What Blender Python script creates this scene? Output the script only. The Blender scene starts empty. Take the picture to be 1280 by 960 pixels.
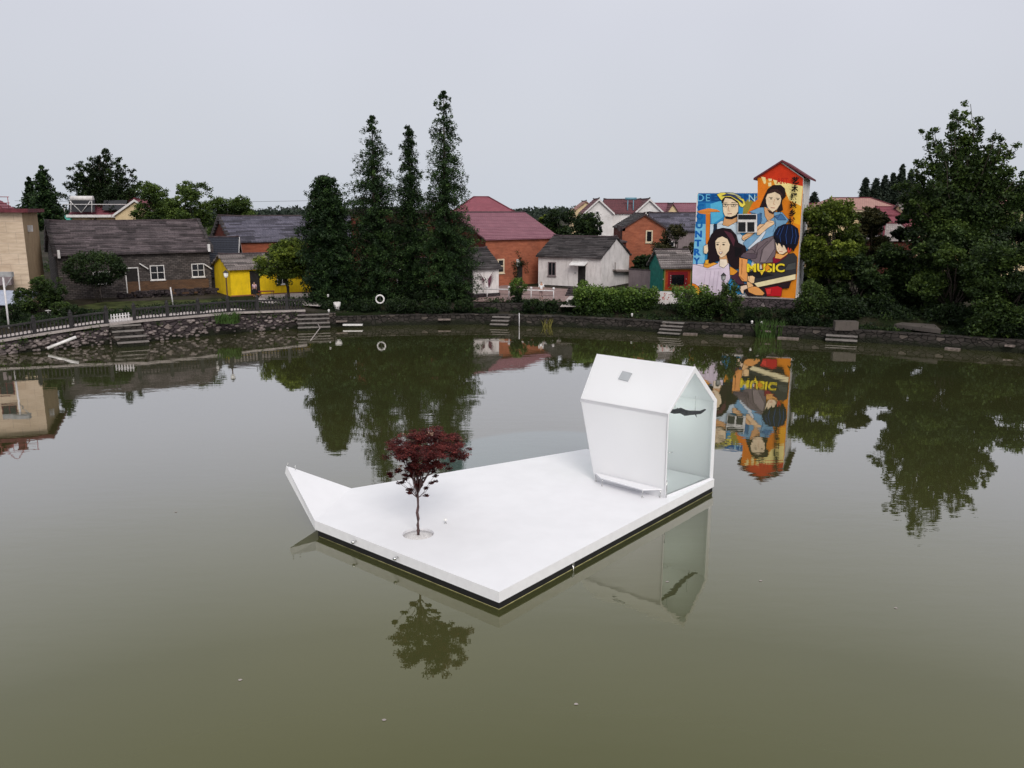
import bpy, math, random
import numpy as np
from mathutils import Vector, Matrix

# ---------------------------------------------------------------- camera, sky, sun, exposure
SC = bpy.context.scene
COL = SC.collection
FPX, CXP, CYP, CAMH = 1036.0, 640.0, 480.0, 10.0
PITCH = math.atan(218.0 / FPX)
cam_data = bpy.data.cameras.new("camera")
cam_data.sensor_width = 36.0
cam_data.lens = 36.0 * FPX / 1280.0
cam_data.clip_start = 0.1
cam_data.clip_end = 9000.0
cam = bpy.data.objects.new("camera", cam_data)
cam.location = (0, 0, CAMH)
cam.rotation_euler = (math.pi / 2 - PITCH, 0, 0)
COL.objects.link(cam)
SC.camera = cam

SUN_EL, SUN_AZ = 38.0, 166.0      # degrees; azimuth clockwise from +Y (sun behind the camera, to the right)
world = bpy.data.worlds.new("World")
SC.world = world
world.use_nodes = True
nt = world.node_tree
nt.nodes.clear()
wo = nt.nodes.new("ShaderNodeOutputWorld")
sky = nt.nodes.new("ShaderNodeTexSky")
sky.sky_type = 'NISHITA'
sky.sun_disc = False
sky.sun_elevation = math.radians(SUN_EL)
sky.sun_rotation = math.radians(SUN_AZ)
sky.air_density = 1.6
sky.dust_density = 5.0
bg1 = nt.nodes.new("ShaderNodeBackground")
bg1.inputs['Strength'].default_value = 0.08
nt.links.new(sky.outputs[0], bg1.inputs['Color'])
# the overcast cloud layer: pale grey at the horizon, brighter overhead
tc = nt.nodes.new("ShaderNodeTexCoord")
sep = nt.nodes.new("ShaderNodeSeparateXYZ")
nt.links.new(tc.outputs['Generated'], sep.inputs[0])
ramp = nt.nodes.new("ShaderNodeValToRGB")
nt.links.new(sep.outputs['Z'], ramp.inputs['Fac'])
ramp.color_ramp.elements[0].position = 0.0
ramp.color_ramp.elements[0].color = (0.645, 0.685, 0.755, 1)
ramp.color_ramp.elements[1].position = 1.0
ramp.color_ramp.elements[1].color = (0.98, 0.98, 1.0, 1)
e = ramp.color_ramp.elements.new(0.2)
e.color = (0.69, 0.705, 0.785, 1)
e = ramp.color_ramp.elements.new(0.5)
e.color = (0.82, 0.82, 0.85, 1)
cn = nt.nodes.new("ShaderNodeTexNoise")
cn.inputs['Scale'].default_value = 1.6
cn.inputs['Detail'].default_value = 3.0
nt.links.new(tc.outputs['Generated'], cn.inputs['Vector'])
cm = nt.nodes.new("ShaderNodeMapRange")
cm.inputs['From Min'].default_value = 0.3
cm.inputs['From Max'].default_value = 0.7
cm.inputs['To Min'].default_value = 0.94
cm.inputs['To Max'].default_value = 1.06
nt.links.new(cn.outputs['Fac'], cm.inputs['Value'])
bg2 = nt.nodes.new("ShaderNodeBackground")
nt.links.new(ramp.outputs['Color'], bg2.inputs['Color'])
nt.links.new(cm.outputs['Result'], bg2.inputs['Strength'])
mx = nt.nodes.new("ShaderNodeMixShader")
mx.inputs['Fac'].default_value = 0.9
nt.links.new(bg1.outputs[0], mx.inputs[1])
nt.links.new(bg2.outputs[0], mx.inputs[2])
nt.links.new(mx.outputs[0], wo.inputs['Surface'])

sun_data = bpy.data.lights.new("sun", 'SUN')
sun_data.energy = 1.85
sun_data.angle = math.radians(28)
sun_data.color = (1.0, 0.95, 0.88)
sun = bpy.data.objects.new("sun", sun_data)
_az, _el = math.radians(SUN_AZ), math.radians(SUN_EL)
sdir = Vector((math.sin(_az) * math.cos(_el), math.cos(_az) * math.cos(_el), math.sin(_el)))
sun.rotation_euler = sdir.to_track_quat('Z', 'Y').to_euler()
sun.location = (0, 0, 60)
COL.objects.link(sun)

SC.view_settings.view_transform = 'Standard'
SC.view_settings.look = 'None'
SC.view_settings.gamma = 1.0
SC.view_settings.exposure = 0.0
SC.render.engine = 'CYCLES'
SC.cycles.max_bounces = 6
SC.cycles.diffuse_bounces = 5
SC.cycles.glossy_bounces = 4
SC.cycles.transmission_bounces = 6
SC.cycles.transparent_max_bounces = 8
SC.cycles.use_denoising = True
HAZE = False
G = 1.6                            # ground level of the village above the water

# ---------------------------------------------------------------- measuring helpers
def ray(px, py):
    x = (px - CXP) / FPX
    y = -(py - CYP) / FPX
    return Vector((x, math.cos(PITCH) + y * math.sin(PITCH), -math.sin(PITCH) + y * math.cos(PITCH)))
def at(px, py, z):
    r = ray(px, py)
    t = (z - CAMH) / r.z
    return Vector((r.x * t, r.y * t, z))
def atY(px, py, Y):
    r = ray(px, py)
    t = Y / r.y
    return Vector((r.x * t, Y, CAMH + r.z * t))

# ---------------------------------------------------------------- mesh helpers
class MB:
    """collects faces in world space; build() links them as one mesh object with metric UVs"""
    def __init__(self):
        self.v, self.f, self.m, self.s = [], [], [], []
        self.mats = []
    def mi(self, mat):
        if mat is None:
            return 0
        if mat not in self.mats:
            self.mats.append(mat)
        return self.mats.index(mat)
    def poly(self, pts, mat=None, smooth=False):
        b = len(self.v)
        self.v += [tuple(p) for p in pts]
        self.f.append(tuple(range(b, b + len(pts))))
        self.m.append(self.mi(mat)); self.s.append(smooth)
    def mesh(self, vs, fs, mat=None, smooth=False):
        b = len(self.v)
        self.v += [tuple(p) for p in vs]
        k = self.mi(mat)
        for f in fs:
            self.f.append(tuple(b + i for i in f)); self.m.append(k); self.s.append(smooth)
    def hexa(self, p, mat=None):
        # p: bottom 0-3 counter-clockwise, top 4-7
        self.mesh(p, [(3, 2, 1, 0), (4, 5, 6, 7), (0, 1, 5, 4), (1, 2, 6, 5), (2, 3, 7, 6), (3, 0, 4, 7)], mat)
    def box(self, x0, x1, y0, y1, z0, z1, mat=None):
        self.hexa([(x0, y0, z0), (x1, y0, z0), (x1, y1, z0), (x0, y1, z0), (x0, y0, z1), (x1, y0, z1), (x1, y1, z1), (x0, y1, z1)], mat)
    def obox(self, o, ex, ey, ez, mat=None):
        # box from corner o along three edge vectors
        o, ex, ey, ez = Vector(o), Vector(ex), Vector(ey), Vector(ez)
        p = [o, o + ex, o + ex + ey, o + ey]
        self.hexa(p + [q + ez for q in p], mat)
    def cbox(self, c, rz, sx, sy, sz, mat=None):
        # box centred at c in xy, standing on c.z, turned by rz
        a = Vector((math.cos(rz), math.sin(rz), 0)); b = Vector((-math.sin(rz), math.cos(rz), 0))
        c = Vector(c)
        self.obox(c - a * sx / 2 - b * sy / 2, a * sx, b * sy, (0, 0, sz), mat)
    def prism(self, base, top, mat=None):
        n = len(base)
        vs = list(base) + list(top)
        fs = [tuple(reversed(range(n))), tuple(range(n, 2 * n))] + [(i, (i + 1) % n, n + (i + 1) % n, n + i) for i in range(n)]
        self.mesh(vs, fs, mat)
    def tube(self, pts, rad, n=8, mat=None, smooth=True, cap=True):
        pts = [Vector(p) for p in pts]
        if not hasattr(rad, '__len__'):
            rad = [rad] * len(pts)
        vs, fs = [], []
        for i, p in enumerate(pts):
            d = (pts[min(i + 1, len(pts) - 1)] - pts[max(i - 1, 0)]).normalized()
            a = d.cross(Vector((0, 0, 1)))
            if a.length < 1e-3:
                a = Vector((1, 0, 0))
            a.normalize(); b = d.cross(a).normalized()
            for k in range(n):
                t = 2 * math.pi * k / n
                vs.append(p + (a * math.cos(t) + b * math.sin(t)) * rad[i])
        for i in range(len(pts) - 1):
            for k in range(n):
                fs.append((i * n + k, i * n + (k + 1) % n, (i + 1) * n + (k + 1) % n, (i + 1) * n + k))
        self.mesh(vs, fs, mat, smooth)
        if cap:
            b0 = len(self.v) - len(vs)
            self.f.append(tuple(b0 + k for k in reversed(range(n)))); self.m.append(self.mi(mat)); self.s.append(False)
            self.f.append(tuple(b0 + (len(pts) - 1) * n + k for k in range(n))); self.m.append(self.mi(mat)); self.s.append(False)
    def lathe(self, c, prof, n=14, mat=None, smooth=True):
        c = Vector(c)
        vs, fs = [], []
        for r, z in prof:
            for k in range(n):
                t = 2 * math.pi * k / n
                vs.append(c + Vector((r * math.cos(t), r * math.sin(t), z)))
        for i in range(len(prof) - 1):
            for k in range(n):
                fs.append((i * n + k, i * n + (k + 1) % n, (i + 1) * n + (k + 1) % n, (i + 1) * n + k))
        fs.append(tuple(reversed(range(n)))); fs.append(tuple((len(prof) - 1) * n + k for k in range(n)))
        self.mesh(vs, fs, mat, smooth)
    def ball(self, c, r, mat=None, sq=1.0, n=12):
        self.lathe(c, [(max(r * math.sin(math.pi * i / 8), 1e-4), -r * sq * math.cos(math.pi * i / 8)) for i in range(9)], n, mat)
    def build(self, name, mat=None, parent=None):
        off = Vector(parent.matrix_world.translation) if parent else Vector((0, 0, 0))
        if parent:
            off = WLOC.get(parent.name, off)
        me = bpy.data.meshes.new(name)
        va = np.array(self.v, dtype=np.float64).reshape(-1, 3)
        # metric UV from world coordinates
        me.from_pydata([tuple(x) for x in (va - np.array(off))], [], self.f)
        if mat is not None:
            me.materials.append(mat)
        for k in self.mats:
            me.materials.append(k)
        sh = 1 if (mat is not None and self.mats) else 0
        me.polygons.foreach_set("material_index", [i + sh if self.mats else 0 for i in self.m])
        me.polygons.foreach_set("use_smooth", self.s)
        uv = me.uv_layers.new(name="UVMap")
        co = []
        for p in me.polygons:
            n = p.normal
            h = Vector((-n.y, n.x, 0))
            if h.length < 0.02:
                h = Vector((1, 0, 0))
            h.normalize(); w = n.cross(h)
            for vi in p.vertices:
                q = Vector(me.vertices[vi].co) + off
                co += [q.dot(h), q.dot(w)]
        uv.data.foreach_set("uv", co)
        o = bpy.data.objects.new(name, me)
        COL.objects.link(o)
        if parent:
            o.parent = parent
        WLOC[o.name] = off
        return o
WLOC = {}

def tag(o, label=None, cat=None, group=None, kind=None):
    if label: o['label'] = label
    if cat: o['category'] = cat
    if group: o['group'] = group
    if kind: o['kind'] = kind
    return o
def thing(name, label, cat, loc, group=None):
    o = bpy.data.objects.new(name, None)
    o.empty_display_size = 0.3
    o.location = loc
    COL.objects.link(o)
    WLOC[o.name] = Vector(loc)
    return tag(o, label, cat, group)
def copy_tree(o, parent=None):
    c = o.copy(); COL.objects.link(c)
    if parent: c.parent = parent
    for ch in list(o.children):
        copy_tree(ch, c)
    return c

# ---------------------------------------------------------------- materials
def newmat(name, rough=0.8, spec=0.3):
    m = bpy.data.materials.new(name); m.use_nodes = True
    b = m.node_tree.nodes['Principled BSDF']
    b.inputs['Roughness'].default_value = rough
    b.inputs['Specular IOR Level'].default_value = spec
    return m, m.node_tree, b
def mixc(nt, fac, a, b, mode='MIX'):
    n = nt.nodes.new('ShaderNodeMix'); n.data_type = 'RGBA'; n.blend_type = mode
    for sock, v in ((n.inputs[0], fac), (n.inputs[6], a), (n.inputs[7], b)):
        if isinstance(v, (int, float)): sock.default_value = v
        elif isinstance(v, (tuple, list)): sock.default_value = tuple(v)[:3] + (1,)
        else: nt.links.new(v, sock)
    return n.outputs[2]
def noise(nt, vec, scale, detail=4, rough=0.55, lo=0.35, hi=0.65):
    n = nt.nodes.new('ShaderNodeTexNoise')
    n.inputs['Scale'].default_value = scale; n.inputs['Detail'].default_value = detail; n.inputs['Roughness'].default_value = rough
    nt.links.new(vec, n.inputs['Vector'])
    r = nt.nodes.new('ShaderNodeMapRange')
    r.inputs['From Min'].default_value = lo; r.inputs['From Max'].default_value = hi
    nt.links.new(n.outputs['Fac'], r.inputs['Value'])
    return r.outputs['Result']
def uvmap(nt, sx=1, sy=1):
    u = nt.nodes.new('ShaderNodeUVMap')
    m = nt.nodes.new('ShaderNodeMapping'); m.inputs['Scale'].default_value = (sx, sy, 1)
    nt.links.new(u.outputs[0], m.inputs['Vector'])
    return m.outputs[0]
def objco(nt):
    g = nt.nodes.new('ShaderNodeNewGeometry')
    return g.outputs['Position']
def bump(nt, b, h, strength=0.3, dist=0.02):
    n = nt.nodes.new('ShaderNodeBump'); n.inputs['Strength'].default_value = strength; n.inputs['Distance'].default_value = dist
    nt.links.new(h, n.inputs['Height']); nt.links.new(n.outputs[0], b.inputs['Normal'])
def scale3(c, k): return tuple(min(1, x * k) for x in c[:3])

def m_plain(name, c, rough=0.6, spec=0.3, var=0.12, metal=0.0, sc=3.0):
    m, nt, b = newmat(name, rough, spec)
    f = noise(nt, objco(nt), sc, 3)
    nt.links.new(mixc(nt, f, scale3(c, 1 - var), scale3(c, 1 + var)), b.inputs['Base Color'])
    b.inputs['Metallic'].default_value = metal
    return m
def m_plaster(name, c, stain=(0.12, 0.1, 0.08), amt=0.5, rough=0.85):
    m, nt, b = newmat(name, rough, 0.2)
    f1 = noise(nt, objco(nt), 0.8, 6, 0.68, 0.3, 0.72)
    c1 = mixc(nt, f1, scale3(c, 1.08), scale3(c, 0.76))
    f2 = noise(nt, uvmap(nt, 3.2, 0.45), 1.0, 6, 0.7, 0.50, 0.74)   # rain streaks
    mul = nt.nodes.new('ShaderNodeMath'); mul.operation = 'MULTIPLY'; mul.inputs[1].default_value = amt
    nt.links.new(f2, mul.inputs[0])
    c2 = mixc(nt, mul.outputs[0], c1, stain)
    nt.links.new(c2, b.inputs['Base Color'])
    bump(nt, b, noise(nt, objco(nt), 9, 4), 0.3, 0.02)
    return m
def m_brick(name, c1, c2, mortar, w=0.24, h=0.075, dirt=(0.05, 0.04, 0.035), amt=0.5, rough=0.9, msize=0.012):
    m, nt, b = newmat(name, rough, 0.2)
    br = nt.nodes.new('ShaderNodeTexBrick')
    br.inputs['Color1'].default_value = (*c1, 1); br.inputs['Color2'].default_value = (*c2, 1); br.inputs['Mortar'].default_value = (*mortar, 1)
    br.inputs['Scale'].default_value = 1.0; br.inputs['Brick Width'].default_value = w; br.inputs['Row Height'].default_value = h
    br.inputs['Mortar Size'].default_value = msize; br.inputs['Mortar Smooth'].default_value = 0.3
    nt.links.new(uvmap(nt), br.inputs['Vector'])
    f = noise(nt, objco(nt), 0.5, 6, 0.65, 0.42, 0.72)
    mul = nt.nodes.new('ShaderNodeMath'); mul.operation = 'MULTIPLY'; mul.inputs[1].default_value = amt
    nt.links.new(f, mul.inputs[0])
    c = mixc(nt, mul.outputs[0], br.outputs['Color'], dirt)
    f3 = noise(nt, uvmap(nt, 0.6, 3.0), 1.3, 4, 0.6, 0.3, 0.7)        # courses from different firings
    c = mixc(nt, f3, c, mixc(nt, 1.0, c, (0.72, 0.68, 0.66), 'MULTIPLY'))
    nt.links.new(c, b.inputs['Base Color'])
    bump(nt, b, br.outputs['Fac'], -0.3, 0.015)
    return m
def m_tile(name, c1, c2, dark, w=0.22, h=0.3, amt=0.5, lichen=(0.3, 0.28, 0.26), lam=0.35, rough=0.8):
    # roof tiles: courses across the slope, each tile its own tone, weathered patches
    m, nt, b = newmat(name, rough, 0.3)
    br = nt.nodes.new('ShaderNodeTexBrick')
    br.inputs['Color1'].default_value = (*c1, 1); br.inputs['Color2'].default_value = (*c2, 1); br.inputs['Mortar'].default_value = (*dark, 1)
    br.inputs['Scale'].default_value = 1.0; br.inputs['Brick Width'].default_value = w; br.inputs['Row Height'].default_value = h
    br.inputs['Mortar Size'].default_value = 0.03; br.inputs['Mortar Smooth'].default_value = 0.6
    nt.links.new(uvmap(nt), br.inputs['Vector'])
    f = noise(nt, uvmap(nt, 0.7, 5.0), 1.1, 6, 0.75, 0.42, 0.66)
    mul = nt.nodes.new('ShaderNodeMath'); mul.operation = 'MULTIPLY'; mul.inputs[1].default_value = lam
    nt.links.new(f, mul.inputs[0])
    c = mixc(nt, mul.outputs[0], br.outputs['Color'], lichen)
    f2 = noise(nt, objco(nt), 0.6, 4, 0.6, 0.4, 0.75)
    mu2 = nt.nodes.new('ShaderNodeMath'); mu2.operation = 'MULTIPLY'; mu2.inputs[1].default_value = amt
    nt.links.new(f2, mu2.inputs[0])
    c = mixc(nt, mu2.outputs[0], c, dark)
    nt.links.new(c, b.inputs['Base Color'])
    bump(nt, b, br.outputs['Fac'], -0.4, 0.03)
    return m
def m_stone(name, c1, c2, dark, scale=2.6, pale=(0.3, 0.27, 0.26), pamt=0.0):
    m, nt, b = newmat(name, 0.9, 0.2)
    v = nt.nodes.new('ShaderNodeTexVoronoi'); v.inputs['Scale'].default_value = scale
    v2 = nt.nodes.new('ShaderNodeTexVoronoi'); v2.inputs['Scale'].default_value = scale; v2.feature = 'DISTANCE_TO_EDGE'
    u = uvmap(nt, 0.75, 1.2)
    nt.links.new(u, v.inputs['Vector']); nt.links.new(u, v2.inputs['Vector'])
    s = nt.nodes.new('ShaderNodeSeparateColor'); nt.links.new(v.outputs['Color'], s.inputs[0])
    c = mixc(nt, s.outputs[0], c1, c2)
    if pamt > 0:
        r0 = nt.nodes.new('ShaderNodeMapRange'); r0.inputs['From Min'].default_value = 1 - pamt; r0.inputs['From Max'].default_value = 1 - pamt + 0.05
        nt.links.new(s.outputs[1], r0.inputs['Value'])
        c = mixc(nt, r0.outputs['Result'], c, pale)
    r = nt.nodes.new('ShaderNodeMapRange'); r.inputs['From Min'].default_value = 0.02; r.inputs['From Max'].default_value = 0.09
    nt.links.new(v2.outputs['Distance'], r.inputs['Value'])
    c = mixc(nt, r.outputs['Result'], dark, c)
    f = noise(nt, objco(nt), 1.0, 5, 0.6, 0.4, 0.75)
    mu2 = nt.nodes.new('ShaderNodeMath'); mu2.operation = 'MULTIPLY'; mu2.inputs[1].default_value = 0.6
    nt.links.new(f, mu2.inputs[0])
    c = mixc(nt, mu2.outputs[0], c, dark)
    # darker, ragged band just above the water
    sp = nt.nodes.new('ShaderNodeSeparateXYZ'); nt.links.new(objco(nt), sp.inputs[0])
    ad = nt.nodes.new('ShaderNodeMath'); ad.operation = 'MULTIPLY_ADD'; ad.inputs[1].default_value = -0.35; nt.links.new(noise(nt, objco(nt), 1.5, 4), ad.inputs[0]); nt.links.new(sp.outputs['Z'], ad.inputs[2])
    wr_ = nt.nodes.new('ShaderNodeMapRange'); wr_.inputs['From Min'].default_value = 0.0; wr_.inputs['From Max'].default_value = 0.35; nt.links.new(ad.outputs[0], wr_.inputs['Value'])
    c = mixc(nt, wr_.outputs['Result'], (0.012, 0.014, 0.008), c)
    nt.links.new(c, b.inputs['Base Color'])
    bump(nt, b, r.outputs['Result'], 0.8, 0.05)
    return m
def m_leaf(name, dark, mid, light, transl=0.25):
    m, nt, b = newmat(name, 0.6, 0.25)
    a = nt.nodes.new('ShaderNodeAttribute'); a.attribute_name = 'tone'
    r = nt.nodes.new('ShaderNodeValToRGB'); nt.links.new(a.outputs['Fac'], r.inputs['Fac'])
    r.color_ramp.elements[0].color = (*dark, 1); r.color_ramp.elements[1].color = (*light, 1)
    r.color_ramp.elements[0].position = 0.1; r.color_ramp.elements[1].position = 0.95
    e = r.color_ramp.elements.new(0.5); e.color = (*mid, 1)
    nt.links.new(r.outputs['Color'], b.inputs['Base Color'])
    t = nt.nodes.new('ShaderNodeBsdfTranslucent'); nt.links.new(r.outputs['Color'], t.inputs['Color'])
    mix = nt.nodes.new('ShaderNodeMixShader'); mix.inputs[0].default_value = transl
    out = nt.nodes['Material Output']
    nt.links.new(b.outputs[0], mix.inputs[1]); nt.links.new(t.outputs[0], mix.inputs[2]); nt.links.new(mix.outputs[0], out.inputs['Surface'])
    return m

M = {}
M['white_deck'] = m_plain('white_deck_paint', (0.755, 0.755, 0.785), 0.55, 0.3, 0.02, sc=1.2)
M['white_panel'] = m_plain('white_wall_panel', (0.79, 0.79, 0.81), 0.45, 0.4, 0.015, sc=0.8)
M['fascia'] = m_plain('white_fascia', (0.74, 0.74, 0.76), 0.5, 0.3, 0.03, sc=4)
M['black'] = m_plain('black_float', (0.012, 0.012, 0.012), 0.7, 0.2)
M['steel'] = m_plain('polished_steel', (0.6, 0.6, 0.6), 0.2, 0.5, 0.05, metal=1.0)
M['lampglass'] = m_plain('lamp_white', (0.8, 0.8, 0.78), 0.2, 0.5, 0.02)
M['gravel'] = m_plain('white_gravel', (0.62, 0.6, 0.6), 0.9, 0.2, 0.25, sc=30)
M['skylight'] = m_plain('skylight_glass', (0.36, 0.38, 0.40), 0.15, 0.5, 0.06)
M['bark'] = m_plain('bark', (0.055, 0.045, 0.038), 0.9, 0.2, 0.4, sc=8)
M['maplebark'] = m_plain('maple_bark', (0.09, 0.055, 0.055), 0.8, 0.2, 0.3, sc=25)
M['driftwood'] = m_plain('driftwood', (0.05, 0.05, 0.055), 0.8, 0.2, 0.4, sc=10)
M['concrete'] = m_plaster('concrete_pale', (0.21, 0.19, 0.18), (0.05, 0.045, 0.04), 0.9)
M['kerb'] = m_plaster('kerb_concrete', (0.35, 0.31, 0.30), (0.12, 0.10, 0.09), 0.6)
M['path'] = m_plaster('path_paving', (0.46, 0.41, 0.40), (0.14, 0.12, 0.10), 0.4)
M['darkrail'] = m_plain('dark_painted_rail', (0.02, 0.018, 0.02), 0.6, 0.3, 0.3)
M['whitepipe'] = m_plain('white_pipe', (0.62, 0.6, 0.62), 0.5, 0.3, 0.1)
M['wood'] = m_plain('weathered_wood', (0.16, 0.13, 0.12), 0.85, 0.2, 0.4, sc=5)
M['redwood'] = m_plain('faded_red_board', (0.28, 0.08, 0.09), 0.8, 0.2, 0.3, sc=5)
M['stonewall'] = m_stone('rubble_stone', (0.075, 0.059, 0.064), (0.043, 0.034, 0.037), (0.016, 0.013, 0.014), 2.3, (0.22, 0.18, 0.17), 0.1)
M['stonedark'] = m_stone('dark_rubble_stone', (0.055, 0.047, 0.044), (0.03, 0.026, 0.024), (0.010, 0.009, 0.008), 2.6, (0.12, 0.10, 0.09), 0.1)
M['stonebase'] = m_stone('mural_base_stone', (0.13, 0.10, 0.11), (0.075, 0.06, 0.065), (0.02, 0.018, 0.018), 3.0, (0.24, 0.2, 0.2), 0.15)
M['grey_brick'] = m_brick('old_grey_brick', (0.165, 0.145, 0.142), (0.07, 0.062, 0.062), (0.04, 0.036, 0.036), 0.42, 0.17, (0.03, 0.026, 0.025), 0.65, msize=0.03)
M['mudbrick'] = m_brick('earth_brick', (0.17, 0.095, 0.055), (0.12, 0.07, 0.045), (0.07, 0.05, 0.04), 0.3, 0.12, (0.05, 0.035, 0.025), 0.5)
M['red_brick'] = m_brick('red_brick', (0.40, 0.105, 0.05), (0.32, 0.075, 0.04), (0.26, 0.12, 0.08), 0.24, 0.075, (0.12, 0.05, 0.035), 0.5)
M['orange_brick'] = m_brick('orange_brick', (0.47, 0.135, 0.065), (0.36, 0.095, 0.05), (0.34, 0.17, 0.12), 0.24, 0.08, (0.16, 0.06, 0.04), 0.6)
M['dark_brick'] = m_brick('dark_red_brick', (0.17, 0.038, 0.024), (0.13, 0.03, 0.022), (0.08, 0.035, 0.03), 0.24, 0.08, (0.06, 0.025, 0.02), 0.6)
M['white_wall'] = m_plaster('whitewashed_wall', (0.74, 0.70, 0.70), (0.28, 0.24, 0.23), 0.62)
M['white_far'] = m_plaster('white_render', (0.72, 0.70, 0.70), (0.4, 0.38, 0.36), 0.3)
M['cream_wall'] = m_plaster('cream_wall', (0.70, 0.55, 0.34), (0.35, 0.25, 0.15), 0.3)
M['beige_wall'] = m_brick('beige_tiled_wall', (0.66, 0.54, 0.42), (0.62, 0.50, 0.38), (0.50, 0.41, 0.33), 1.3, 0.9, (0.45, 0.36, 0.26), 0.4, msize=0.025)
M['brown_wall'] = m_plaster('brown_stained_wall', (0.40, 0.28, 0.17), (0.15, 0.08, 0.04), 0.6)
M['yellow_wall'] = m_plaster('yellow_wall', (0.88, 0.60, 0.014), (0.42, 0.26, 0.03), 0.6)
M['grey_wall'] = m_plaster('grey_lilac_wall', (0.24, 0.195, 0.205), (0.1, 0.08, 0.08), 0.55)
M['tile_grey'] = m_tile('old_grey_tile', (0.10, 0.078, 0.088), (0.05, 0.04, 0.046), (0.02, 0.016, 0.018), 0.24, 0.34, 0.5, (0.26, 0.21, 0.22), 0.7)
M['tile_dark'] = m_tile('dark_tile', (0.05, 0.042, 0.046), (0.028, 0.024, 0.027), (0.014, 0.012, 0.014), 0.24, 0.34, 0.4, (0.19, 0.17, 0.17), 0.6)
M['tile_blue'] = m_tile('blue_grey_tile', (0.16, 0.15, 0.20), (0.10, 0.095, 0.135), (0.045, 0.042, 0.06), 0.3, 0.36, 0.25, (0.26, 0.25, 0.3), 0.2)
M['tile_slate'] = m_tile('slate_tile', (0.03, 0.034, 0.05), (0.024, 0.027, 0.04), (0.01, 0.011, 0.016), 0.3, 0.36, 0.25, (0.05, 0.05, 0.06), 0.2)
M['tile_pale'] = m_tile('pale_weathered_tile', (0.30, 0.26, 0.26), (0.20, 0.17, 0.17), (0.07, 0.055, 0.055), 0.24, 0.34, 0.35, (0.5, 0.45, 0.42), 0.5)
M['tile_pink'] = m_tile('pink_tile', (0.27, 0.115, 0.15), (0.215, 0.09, 0.12), (0.11, 0.045, 0.065), 0.3, 0.4, 0.25, (0.33, 0.18, 0.21), 0.4)
M['tile_red'] = m_tile('red_tile', (0.26, 0.07, 0.095), (0.21, 0.055, 0.08), (0.11, 0.03, 0.04), 0.3, 0.4, 0.25, (0.33, 0.15, 0.17), 0.3)
M['tile_maroon'] = m_tile('maroon_tile', (0.16, 0.055, 0.065), (0.12, 0.045, 0.055), (0.06, 0.025, 0.03), 0.3, 0.4, 0.25, (0.2, 0.1, 0.11), 0.2)
M['tile_rust'] = m_tile('dusty_rust_tile', (0.40, 0.22, 0.19), (0.34, 0.18, 0.16), (0.18, 0.1, 0.09), 0.3, 0.4, 0.25, (0.45, 0.3, 0.26), 0.3)
M['ridge'] = m_plain('ridge_tile', (0.06, 0.045, 0.05), 0.8, 0.2, 0.3)
M['ridge_red'] = m_plain('red_ridge_tile', (0.12, 0.03, 0.04), 0.8, 0.2, 0.3)
M['trim_white'] = m_plain('white_trim', (0.66, 0.64, 0.64), 0.7, 0.2, 0.12)
M['trim_cream'] = m_plain('cream_trim', (0.62, 0.52, 0.38), 0.7, 0.2, 0.12)
M['glassdark'] = m_plain('dark_window_glass', (0.012, 0.013, 0.016), 0.12, 0.5, 0.2)
M['doordark'] = m_plain('dark_doorway', (0.02, 0.018, 0.018), 0.8, 0.2, 0.3)
M['metal_grey'] = m_plain('galvanised_metal', (0.35, 0.35, 0.36), 0.5, 0.4, 0.15, metal=0.3)
M['soil'] = m_plain('soil', (0.06, 0.045, 0.035), 0.95, 0.1, 0.35, sc=3)

def variant(m, k, nm):
    """the same tile from another batch: a little darker or paler"""
    c = m.copy(); c.name = nm
    nt = c.node_tree; b = nt.nodes['Principled BSDF']; l = b.inputs['Base Color'].links[0]; src = l.from_socket
    nt.links.remove(l); nt.links.new(mixc(nt, 1.0, src, (k, k, k), 'MULTIPLY'), b.inputs['Base Color'])
    return c
TILESETS = {}
def tileset(m):
    if m.name not in TILESETS:
        TILESETS[m.name] = [m, m, variant(m, 0.62, m.name + '_dark'), variant(m, 0.8, m.name + '_worn'), variant(m, 0.42, m.name + '_mossy')]
    return TILESETS[m.name]

# ---------------------------------------------------------------- terrain with the pond cut in
shore_px = [(-60, 447), (0, 443), (60, 437), (120, 431), (180, 427), (240, 421), (300, 415), (360, 410), (420, 408), (500, 406), (600, 405), (700, 408),
            (780, 412), (843, 416), (950, 420), (1060, 426), (1150, 432), (1220, 437), (1280, 441), (1340, 446)]
shore = [at(x, y, 0).xy for x, y in shore_px]
S0, S1 = shore[0], shore[-1]
extra = [(S1.x + 7, S1.y - 12), (50, 25), (50, 5), (42, -20), (22, -38), (0, -42), (-24, -38), (-43, -20), (-51, 5), (-51, 28), (S0.x - 7, S0.y - 13)]
shore += [Vector(p) for p in extra]
N = len(shore)
PC = Vector((0, 22))
def outward(i):
    a, b = shore[(i - 1) % N], shore[(i + 1) % N]
    d = (b - a).normalized()
    n = Vector((-d.y, d.x))
    if n.dot(shore[i] - PC) < 0: n = -n
    return n
OUTW = [outward(i) for i in range(N)]
def bank_h(i):       # height of the ground right behind the water wall
    x = shore[i].x
    if i >= len(shore_px): return 1.2
    px = shore_px[i][0]
    if px <= 60: return 0.92 + 0.25 * max(px, 0) / 60
    if px <= 120: return 1.38
    if px <= 400: return 1.6
    if px <= 460: return 1.15
    return 0.85
rings = []
rnd = random.Random(5)
rings.append([(*(shore[i]), -2.0) for i in range(N)])
rings.append([(*(shore[i]), bank_h(i)) for i in range(N)])
rings.append([(*(shore[i] + OUTW[i] * 2.6), bank_h(i) + 0.02) for i in range(N)])
rings.append([(*(shore[i] + OUTW[i] * 3.4), max(bank_h(i), G - 0.1)) for i in range(N)])
rings.append([(*(shore[i] + OUTW[i] * 9), G) for i in range(N)])
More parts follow.
